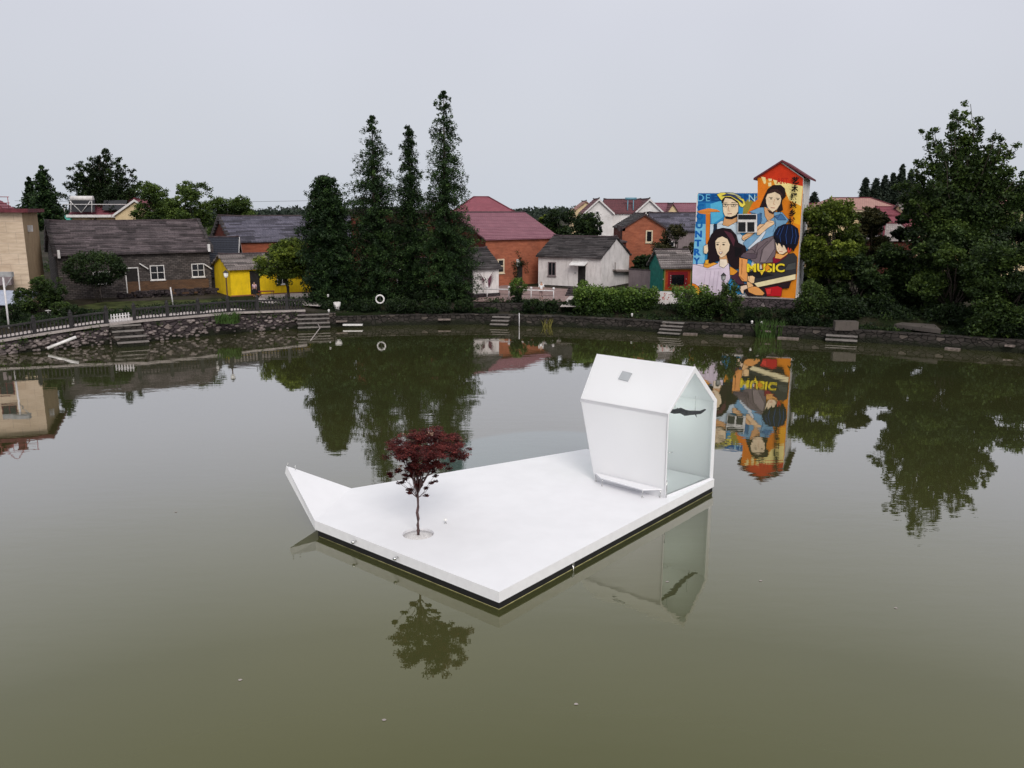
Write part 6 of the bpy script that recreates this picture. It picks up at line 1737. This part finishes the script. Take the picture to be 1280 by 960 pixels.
# reeds at the water's edge
for (x0, x1, y0, y1, Y, n_, lab) in ((942, 984, 399, 423, 66, 260, 'thick tuft of green reeds in the water below the mural'), (676, 692, 396, 409, 72.2, 60, 'thin tuft of yellowish reeds in the water below the dark domes'), (268, 300, 388, 404, 66.5, 120, 'tuft of grass hanging over the kerb below the lamp post')):
    rng_ = np.random.default_rng(x0); a, c = atY(x0, y1, Y), atY(x1, y0, Y)
    t = thing('reed_clump', lab, 'reeds', ((a.x + c.x) / 2, Y, max(a.z, -.1)))
    m = MB()
    for i in range(n_):
        bx_ = rng_.uniform(a.x + .2, c.x - .2); by = Y + rng_.uniform(-.6, .6); h = (c.z - a.z) * rng_.uniform(.55, 1.05); lean = rng_.normal() * 0.3; ly = rng_.normal() * .25
        w = 0.03; z0_ = max(a.z, -.1)
        p0, p1, p2 = Vector((bx_, by, z0_)), Vector((bx_ + lean * .35, by + ly * .4, z0_ + h * .6)), Vector((bx_ + lean, by + ly, z0_ + h))
        ww = Vector((w, w * rng_.normal(), 0))
        m.poly([p0 - ww, p0 + ww, p1 + ww, p1 - ww]); m.poly([p1 - ww, p1 + ww, p2])
    m.build('blades', m_plain('reed_green' if x0 != 676 else 'reed_straw', (0.035, 0.07, 0.015) if x0 != 676 else (0.12, 0.11, 0.03), 0.8, 0.2, 0.4, sc=6), t)

# distant woods on the horizon and fields
rng_ = np.random.default_rng(77)
n_ = 5200
th_ = rng_.uniform(-1.5, 1.5, n_); R_ = rng_.uniform(420, 1100, n_)
Cw = np.stack([np.sin(th_) * R_, np.cos(th_) * R_, G + rng_.uniform(0.5, 1.0, n_) * (6.5 + 1.5 * np.sin(th_ * 23) + R_ * 0.0012)], 1)
dw = leaf_obj('distant_woods', Cw, rng_.uniform(3, 6, n_), 16, 2.8, L['far'], None, rng_, sq=0.6)
tag(dw, kind='stuff')
# garden undergrowth between the houses
n_ = 1500
xs_ = rng_.uniform(-70, 70, n_); ys_ = rng_.uniform(104, 180, n_)
gu = leaf_obj('ground_cover', np.stack([xs_, ys_, G + rng_.uniform(0, 1.0, n_)], 1), rng_.uniform(0.5, 1.3, n_), 16, 0.4, L['mid'], None, rng_, tone=rng_.normal(0.3, .15, n_))
tag(gu, kind='stuff')
n_ = 2000
k_ = rng_.integers(0, len(shore_px) - 1, n_); f_ = rng_.uniform(0, 1, n_)
Cg = []
for k, f in zip(k_, f_):
    i = int(k); p = shore[i] + (shore[i + 1] - shore[i]) * f; left = shore_px[i][0] < 400
    o_ = rng_.uniform(2.7, 9) if left else rng_.uniform(0.8, 5.5)
    p = p + OUTW[i] * o_; Cg.append((p.x, p.y, (G if left or o_ > 3 else 0.9) + 0.05))
bgc = leaf_obj('bank_plants', np.array(Cg), rng_.uniform(0.2, 0.7, n_), 22, 0.18, L['dark'], None, rng_, tone=rng_.normal(0.35, .2, n_), sq=0.5)
tag(bgc, kind='stuff')

# plaza in front of the white cottage
pz = MB()
q = [at(590, 377, G), at(716, 377, G), at(745, 364, G), at(628, 356, G)]
pz.prism([v + Vector((0, 0, 0.004)) for v in q], [v + Vector((0, 0, 0.03)) for v in q])
tag(pz.build('pavement', m_plaster('reddish_paving', (0.25, 0.17, 0.16), (0.4, 0.35, 0.33), 0.5)), kind='structure')
pz = MB()
q = [at(700, 384, G), at(724, 384, G), at(752, 366, G), at(716, 366, G)]
pz.prism([v + Vector((0, 0, 0.034)) for v in q], [v + Vector((0, 0, 0.05)) for v in q])
tag(pz.build('footpath', M['path']), kind='structure')
pz = MB()
q = [at(318, 378, G), at(400, 383, G), at(420, 367, G), at(330, 366, G)]
pz.prism([v + Vector((0, 0, 0.004)) for v in q], [v + Vector((0, 0, 0.03)) for v in q])
tag(pz.build('forecourt', M['path']), kind='structure')

# stone retaining wall below the plaza
cw = thing('bank_wall', 'dark earth retaining wall between the paved yard and the lower bank', 'wall', at(650, 384, G))
m = MB(); q0, q1 = at(588, 379, G), at(826, 380, G)
m.obox((q0.x, q0.y - 0.4, 0.6), (q1.x - q0.x, q1.y - q0.y, 0), (0, 0.35, 0), (0, 0, 1.05)); m.build('wall_face', M['stonedark'], cw)

# cottage steps
t = thing('stone_steps', 'grey steps climbing to the doorway of the white cottage', 'steps', at(726, 370, G), 'stone steps by the cottage')
for i in range(4):
    c = at(724, 371, G) + Vector((0.15 * i, 0.5 + 0.8 * i, 0)); m = MB(); m.cbox((c.x, c.y, G), -0.3, 2.6, 0.8, 0.16 * (i + 1)); m.build('step', M['stonewall'], t)

# white pipe railings
def railing(px0, px1, y0, y1, posts, label):
    a, c = at(px0, y0, G + 0.9), at(px1, y1, G + 0.9)
    t = thing('pipe_railing', label, 'railing', (a.x, a.y, G))
    m = MB(); m.tube([a, c], 0.06, 8); m.build('rail', M['whitepipe'], t)
    m = MB(); m.tube([a - Vector((0, 0, .45)), c - Vector((0, 0, .45))], 0.02, 6); m.build('rail', M['darkrail'], t)
    for k in range(posts):
        p = a + (c - a) * (k / (posts - 1)); m = MB(); m.tube([(p.x, p.y, G - .02), (p.x, p.y, G + 0.98)], 0.05, 7); m.ball((p.x, p.y, G + 1.1), 0.13); m.build('post', M['whitepipe'], t)
railing(582, 692, 360.5, 363.5, 5, 'white pipe railing before the paved yard and the painted shed')
railing(755, 846, 365.5, 366.5, 4, 'thin white railing behind the bamboo hedge before the painted hut')

# low white wall with red brush writing
wwp0, wwp1 = at(815, 380, G), at(853, 381, G)
sw = thing('painted_yard_wall', 'low white wall with red brush strokes left of the mural', 'wall', wwp0)
m = MB(); m.obox((wwp0.x, wwp0.y, G - 0.1), (wwp1.x - wwp0.x, wwp1.y - wwp0.y, 0), (0, 0.2, 0), (0, 0, 1.25)); m.build('wall_face', M['white_wall'], sw)
m = MB(); rr = random.Random(4)
for k in range(26):
    x = wwp0.x + rr.uniform(0.5, 2.2); z = G + rr.uniform(0.35, 1.0); a = rr.uniform(-.5, .5) + (1.4 if rr.random() < .25 else 0); L_ = rr.uniform(.12, .38)
    m.obox((x, wwp0.y - 0.012 - k * .0008 + (wwp1.y - wwp0.y) * (x - wwp0.x) / (wwp1.x - wwp0.x), z), (L_ * math.cos(a), 0, L_ * math.sin(a)), (0, 0.008, 0), (-0.045 * math.sin(a), 0, 0.055))
m.build('red_writing', m_plain('red_brush_paint', (0.4, 0.07, 0.06), 0.7, 0.2, 0.3), sw)

# lamps and poles
def street_lamp(px, py, Y, zb_, h, label):
    p = atY(px, py, Y); t = thing('street_lamp', label, 'street lamp', (p.x, Y, zb_), 'lantern lamps along the shore')
    m = MB(); m.lathe((p.x, Y, zb_), [(0.11, -.1), (0.11, 0.25), (0.06, 0.32), (0.05, h - .45)], 8); m.build('pole', m_plain('dark_red_pole', (0.05, 0.015, 0.015), 0.6), t)
    m = MB(); m.lathe((p.x, Y, zb_ + h - .45), [(0.10, 0), (0.18, 0.12), (0.21, 0.42)], 6, None, False); m.build('lantern', M['lampglass'] if zb_ > 1.3 else M['metal_grey'], t)
    m = MB(); m.lathe((p.x, Y, zb_ + h - .03), [(0.26, 0), (0.12, 0.14), (0.02, 0.24)], 6, None, False); m.build('cap', M['darkrail'], t)
street_lamp(284.5, 375, 72, G, 3.1, 'black lantern lamp post standing before the yellow house')
street_lamp(902.5, 380, 69.5, 0.9, 3.75, 'small lantern lamp rising from the shrubs in front of the mural')
p = atY(10, 400, 61); t = thing('utility_pole', 'thin white pole with a dark cross arm at the far left edge', 'pole', (p.x, 61, 1.2))
q = atY(2, 345, 61); m = MB(); m.tube([(p.x, 61, 1.0), (q.x + .1, 61, q.z)], 0.07, 7); m.build('pole', M['whitepipe'], t)
m = MB(); m.obox((q.x - 1.2, 60.9, q.z - .05), (2.0, 0, 0), (0, .3, 0), (0, 0, .35)); m.tube([(q.x + .05, 61, q.z - 1), (q.x + .8, 61, q.z)], .04, 5); m.build('cross_arm', M['metal_grey'], t)
p0 = atY(-20, 372, 69); p1 = atY(36, 388, 67.5)
t = thing('blue_panel_shed', 'low shed with a pale blue sheet metal roof before the beige house', 'shed', (p0.x, 68, G))
m = MB(); m.hexa([(p0.x, 67.2, G + .9), (p1.x, 66.9, G + .75), (p1.x, 69.6, G + 1.6), (p0.x, 69.9, G + 1.75), (p0.x, 67.2, G + .96), (p1.x, 66.9, G + .81), (p1.x, 69.6, G + 1.66), (p0.x, 69.9, G + 1.81)]); m.build('sheet_roof', m_plain('pale_blue_sheet', (0.36, 0.40, 0.50), 0.5, 0.4), t)
m = MB(); m.box(p0.x + .2, p1.x - .2, 67.6, 69.4, G - .05, G + .8); m.build('wall', M['grey_brick'], t)
p = atY(215, 380, 74); t = thing('white_stake', 'leaning white stake on the grass before the stone house', 'stake', (p.x, 74, G)); m = MB(); q = atY(213, 359, 74); m.tube([(p.x + .1, 74, G - .05), (q.x, 74, q.z)], 0.06, 6); m.build('stake', M['whitepipe'], t)
p = atY(649, 408, 72.2); t = thing('water_stake', 'thin pale stake standing in the water right of the narrow steps', 'stake', (p.x, 72.2, -.2)); m = MB(); m.tube([(p.x, 72.2, -.4), (p.x, 72.2, 1.15)], 0.035, 6); m.build('stake', M['whitepipe'], t)
# white ring (life buoy) on a post
p = atY(475, 374, 74.5); t = thing('life_buoy', 'white ring life buoy hanging on a post under the conifers', 'life buoy', (p.x, 74.5, 0.9))
m = MB(); rg = [p + Vector((.36 * math.cos(a * math.pi / 12), -.02, .36 * math.sin(a * math.pi / 12))) for a in range(25)]; m.tube(rg, 0.07, 8, cap=False); m.build('ring', M['trim_white'], t)
m = MB(); m.tube([(p.x, 74.6, 0.85), (p.x, 74.6, p.z + .45)], .05, 6); m.build('post', M['darkrail'], t)
# white cone shaped bin and pale oddments under the trees
p = atY(421, 376, 74); t = thing('white_planter', 'small white tapered planter at the foot of the shortest conifer', 'planter', (p.x, 74, 1.15)); m = MB(); m.lathe((p.x, 74, 1.15), [(0.22, 0), (0.34, .75), (0.30, .76), (0.28, .7)], 10); m.build('pot', M['trim_white'], t)
for (px, py, Y, lab) in ((410, 369, 75, 'small white ball lamp on the ground left of the white planter'), (411, 388, 72.4, 'small white ball lamp on the edge of the worn steps'), (790, 393, 70.9, 'small white ball lamp under the bamboo hedge'), (560 + 380, 402, 66.6, 'small white ball lamp by the reeds below the mural'), (952, 403, 66.6, 'small white ball lamp touching the reeds below the mural')):
    p = atY(px, py, Y); t = thing('ball_lamp', lab, 'lamp', (p.x, Y, p.z - .12)); m = MB(); m.lathe((p.x, Y, p.z - .14), [(0.1, 0), (.05, .05)], 8); m.ball(p, 0.10); m.build('globe', M['trim_white'], t)
# duck house sized boat: red hull by the worn steps
p = at(392, 405, 0.1); t = thing('small_boat', 'small faded red and grey boat moored by the worn steps', 'boat', p)
m = MB(); ax = Vector((0.97, 0.12, 0)).normalized(); ay = Vector((-ax.y, ax.x, 0))
def hull(o_, k): return [p + ax * x * k + ay * y * k + Vector((0, 0, o_)) for x, y in ((-2.2, -.25), (-1.8, -.45), (1.2, -.45), (2.3, 0), (1.2, .45), (-1.8, .45), (-2.2, .25))]
m.prism(hull(-.2, .8), hull(.28, 1.0)); m.build('hull', M['redwood'], t)
m = MB(); m.prism(hull(.281, .98), hull(.32, .96)); m.build('deck_boards', M['wood'], t)
m = MB(); a_ = at(391, 393, .9); m.tube([a_, at(400, 410, .3), at(385, 430, -.1)], .045, 6)
t2 = thing('bent_pole', 'pale bent pole leaning from the worn steps into the water', 'pole', a_); m.build('pole', M['kerb'], t2)
# white floating tube
a_, c_ = at(64, 434, .25), at(99.5, 420, .95); t = thing('white_pipe', 'white plastic pipe leaning against the left retaining wall', 'pipe', a_); m = MB(); m.tube([a_ + Vector((0, -.5, 0)), c_ + Vector((0, -.5, 0))], .11, 8); m.build('pipe', M['trim_white'], t)
a_, c_ = at(431, 404, .3), at(455, 404, .3); t = thing('white_plank', 'straight white plank lying on the shore below the white planter', 'plank', a_); m = MB(); m.obox(a_ + Vector((0, -.9, -.1)), (c_ - a_), (0, .35, 0), (0, 0, .12)); m.build('plank', M['trim_white'], t)
# white bench-like lattice on the left bank
p = at(68, 395, G); t = thing('white_bench', 'small white slatted bench before the pair of clipped shrubs', 'bench', p); m = MB()
for k in range(4): m.cbox(p + Vector((0, .12 * k, .42)), .1, 1.3, .08, .04)
m.build('seat', M['trim_white'], t)
for sx in (-.5, .5):
    m = MB(); m.cbox(p + Vector((sx, .2, 0)), .1, .08, .4, .42); m.build('leg', M['trim_white'], t)
M['mossy'] = m_plaster('mossy_concrete', (0.10, 0.085, 0.078), (0.03, 0.035, 0.02), 0.8)
# concrete block on the right shore, slab and stair
p = at(1060, 412, .95); t = thing('concrete_block', 'brown grey concrete block on the shore under the dark right hand trees', 'block', p); m = MB(); m.cbox(p + Vector((0, .5, -.1)), -.15, 1.7, .8, .7); m.build('block', M['mossy'], t)
q = [at(1118, 405, 1.3), at(1176, 412, 1.3), at(1160, 398, 1.3), at(1148, 398, 1.3)]
t = thing('sloping_slab', 'flat pale triangular slab on the bank beneath the right hand trees', 'slab', q[0]); m = MB(); m.prism([v - Vector((0, 0, .3)) for v in q], q); m.build('slab', M['mossy'], t)
t = thing('stone_steps', 'mossy grey garden steps climbing right of the bushy shrub by the mural', 'steps', at(1030, 388, 1.2), 'garden steps right of the mural')
for i in range(7):
    c = at(1030, 390, .9) + Vector((0.12 * i, 0.6 * i, 0)); m = MB(); m.cbox((c.x, c.y, .85), .1, 1.4, .62, .2 + .2 * i); m.build('step', M['concrete'], t)
# grassy verge
vg = MB(); q = [at(70, 388, G), at(250, 384, G), at(285, 374, G), at(130, 378, G)]
vg.prism([v + Vector((0, 0, .004)) for v in q], [v + Vector((0, 0, .05)) for v in q])
tag(vg.build('lawn', m_plain('lawn_green', (0.038, 0.046, 0.015), .95, .1, .6, sc=1.1)), kind='structure')
# power lines
t = thing('power_cable', 'thin twin power cables crossing the sky left of the shore conifers', 'cable', (-55, 128, 9)); m = MB()
for dz in (0, 1.1): m.tube([(-75, 128, 10.2 + dz), (-50, 128, 9.9 + dz), (-25, 128, 10.3 + dz)], 0.02, 4)
m.build('cable', M['darkrail'], t)

# ---------------------------------------------------------------- people
def skin_mesh(name, joints, edges, mat, parent, root=0, sub=1):
    me = bpy.data.meshes.new(name); me.from_pydata([j[0] for j in joints], edges, []); me.update()
    o = bpy.data.objects.new(name, me); COL.objects.link(o)
    o.modifiers.new('Skin', 'SKIN'); s = o.modifiers.new('Sub', 'SUBSURF'); s.levels = sub; s.render_levels = sub
    sv = me.skin_vertices[0].data
    for i, j in enumerate(joints):
        r = j[1]; sv[i].radius = r if isinstance(r, tuple) else (r, r)
    sv[root].use_root = True
    bpy.context.view_layer.update()
    m2 = bpy.data.meshes.new_from_object(o.evaluated_get(bpy.context.evaluated_depsgraph_get()))
    bpy.data.objects.remove(o)
    m2.materials.clear(); m2.materials.append(mat)
    for p_ in m2.polygons: p_.use_smooth = True
    o2 = bpy.data.objects.new(name, m2); COL.objects.link(o2); o2.parent = parent
    return o2
skin = m_plain('skin', (0.45, 0.26, 0.18), 0.6, 0.3, .05); hair = m_plain('black_hair', (0.012, 0.010, 0.010), 0.5, 0.4)
def person(px, py, Y, h, rz, label, shirt, legs, seated=False):
    p = atY(px, py, Y); t = thing('person', label, 'person', (p.x, Y, G + .03)); t.rotation_euler.z = rz
    k = h / 1.72
    def s(v): return tuple(a * k for a in v)
    J = [((0, 0, .95), (.13, .10)), ((0, 0, 1.15), (.12, .09)), ((0, 0, 1.38), (.15, .09)), ((0, 0, 1.48), .055), ((0, .01, 1.56), (.075, .085)), ((0, .01, 1.66), (.07, .08))]
    E = [(0, 1), (1, 2), (2, 3), (3, 4), (4, 5)]
    for sx in (-1, 1):
        b_ = len(J); J += [((sx * .09, 0, .88), .085), ((sx * .10, .01, .48), .055), ((sx * .10, -.01, .09), .038), ((sx * .11, .13, .03), .032)]
        E += [(0, b_), (b_, b_ + 1), (b_ + 1, b_ + 2), (b_ + 2, b_ + 3)]
        b_ = len(J); J += [((sx * .19, 0, 1.38), .05), ((sx * .25, -.01, 1.10), .038), ((sx * .24, .08, .86), .028), ((sx * .235, .11, .78), (.02, .035))]
        E += [(2, b_), (b_, b_ + 1), (b_ + 1, b_ + 2), (b_ + 2, b_ + 3)]
    J = [(s(a), (tuple(q * k for q in r) if isinstance(r, tuple) else r * k)) for a, r in J]
    skin_mesh('body', J, E, skin, t)
    JS = [((0, 0, .88), (.165, .13)), ((0, 0, 1.15), (.15, .115)), ((0, 0, 1.39), (.17, .11))]; ES = [(0, 1), (1, 2)]
    for sx in (-1, 1):
        b_ = len(JS); JS += [((sx * .19, 0, 1.385), .07), ((sx * .245, -.01, 1.13), .058)]; ES += [(2, b_), (b_, b_ + 1)]
    skin_mesh('shirt', [(s(a), (tuple(q * k for q in r) if isinstance(r, tuple) else r * k)) for a, r in JS], ES, shirt, t)
    JT = [((0, 0, .93), (.15, .12))]; ET = []
    for sx in (-1, 1):
        b_ = len(JT); JT += [((sx * .095, 0, .85), .105), ((sx * .10, .01, .48), .078), ((sx * .10, -.01, .16 if legs != skin else .5), .06)]; ET += [(0, b_), (b_, b_ + 1), (b_ + 1, b_ + 2)]
    skin_mesh('trousers', [(s(a), (tuple(q * k for q in r) if isinstance(r, tuple) else r * k)) for a, r in JT], ET, legs, t)
    skin_mesh('hair', [(s((0, -.02, 1.60)), (.085 * k, .085 * k)), (s((0, -.01, 1.68)), (.08 * k, .085 * k))], [(0, 1)], hair, t)
    return t
person(676.5, 372, 79.0, 1.72, 0.2, 'person in a white shirt standing behind the white pipe railing', m_plain('white_shirt', (0.78, 0.78, 0.8), .8), m_plain('pinkish_trousers', (0.40, 0.28, 0.27), .8))
person(318.5, 366, 81.3, 1.5, 3.0, 'person in a pale pink top standing by the yellow house doorway', m_plain('pink_shirt', (0.66, 0.45, 0.52), .8), m_plain('dark_trousers', (0.03, 0.03, 0.04), .8))
person(398, 356, 80.5, 1.6, 2.6, 'person in a blue top under the trees right of the courtyard tree', m_plain('blue_shirt', (0.10, 0.14, 0.32), .8), m_plain('navy_trousers', (0.02, 0.02, 0.04), .8))
# red stall table by the yellow house
p = atY(333, 366, 80.6); t = thing('low_table', 'low table with a red cloth beside the person at the yellow house', 'table', (p.x, 80.6, G))
m = MB(); m.cbox((p.x, 80.6, G + .62), .3, 1.5, .7, .05); m.build('tabletop', m_plain('red_cloth', (0.25, 0.04, 0.03), .8), t)
for sx in (-.6, .6):
    for sy in (-.25, .25):
        m = MB(); m.cbox((p.x + sx, 80.6 + sy, G), .3, .06, .06, .62); m.build('leg', M['wood'], t)

# a few leaves and specks floating on the pond
rr = random.Random(21)
for i, (px, py) in enumerate(((834, 727), (951, 726), (1120, 760), (300, 850), (720, 880), (220, 640), (1010, 560), (480, 900))):
    p = at(px, py, 0.006); t_ = MB(); a = rr.uniform(0, 3)
    t_.prism([p + Vector((math.cos(a + k * 1.05) * .035 * (1 + .5 * (k % 2)), math.sin(a + k * 1.05) * .035, 0)) for k in range(6)], [p + Vector((math.cos(a + k * 1.05) * .035 * (1 + .5 * (k % 2)), math.sin(a + k * 1.05) * .035, .006)) for k in range(6)])
    tag(t_.build('floating_leaf', M['kerb']), 'tiny pale leaf floating on the open water of the pond', 'leaf', 'leaves floating on the pond')
# creepers hanging over the left wall
n_ = 60; Cg = []
for _ in range(n_):
    q = left_line[0]; t_ = rng_.uniform(0.5, len(left_line) - 1.01); k = int(t_); q = left_line[k].lerp(left_line[k + 1], t_ - k)
    dn = Vector((PC.x - q.x, PC.y - q.y, 0)).normalized(); q = q + dn * 0.42; Cg.append((q.x, q.y, q.z - abs(rng_.normal()) * 0.45))
cv = leaf_obj('wall_creepers', np.array(Cg), rng_.uniform(0.15, 0.4, n_), 22, 0.13, L['mid'], None, rng_, tone=rng_.normal(0.4, .18, n_)); tag(cv, kind='stuff')
# the damp summer air
hz = MB(); hz.box(-1400, 1400, -120, 1500, -3.0, 24.0)
hm_ = bpy.data.materials.new('haze_air'); hm_.use_nodes = True; hn = hm_.node_tree; hn.nodes.clear()
ho = hn.nodes.new('ShaderNodeOutputMaterial'); hv = hn.nodes.new('ShaderNodeVolumePrincipled'); hv.inputs['Color'].default_value = (0.82, 0.88, 0.97, 1); hv.inputs['Density'].default_value = 0.00018
hn.links.new(hv.outputs[0], ho.inputs['Volume'])
if HAZE: tag(hz.build('haze', hm_), kind='stuff')
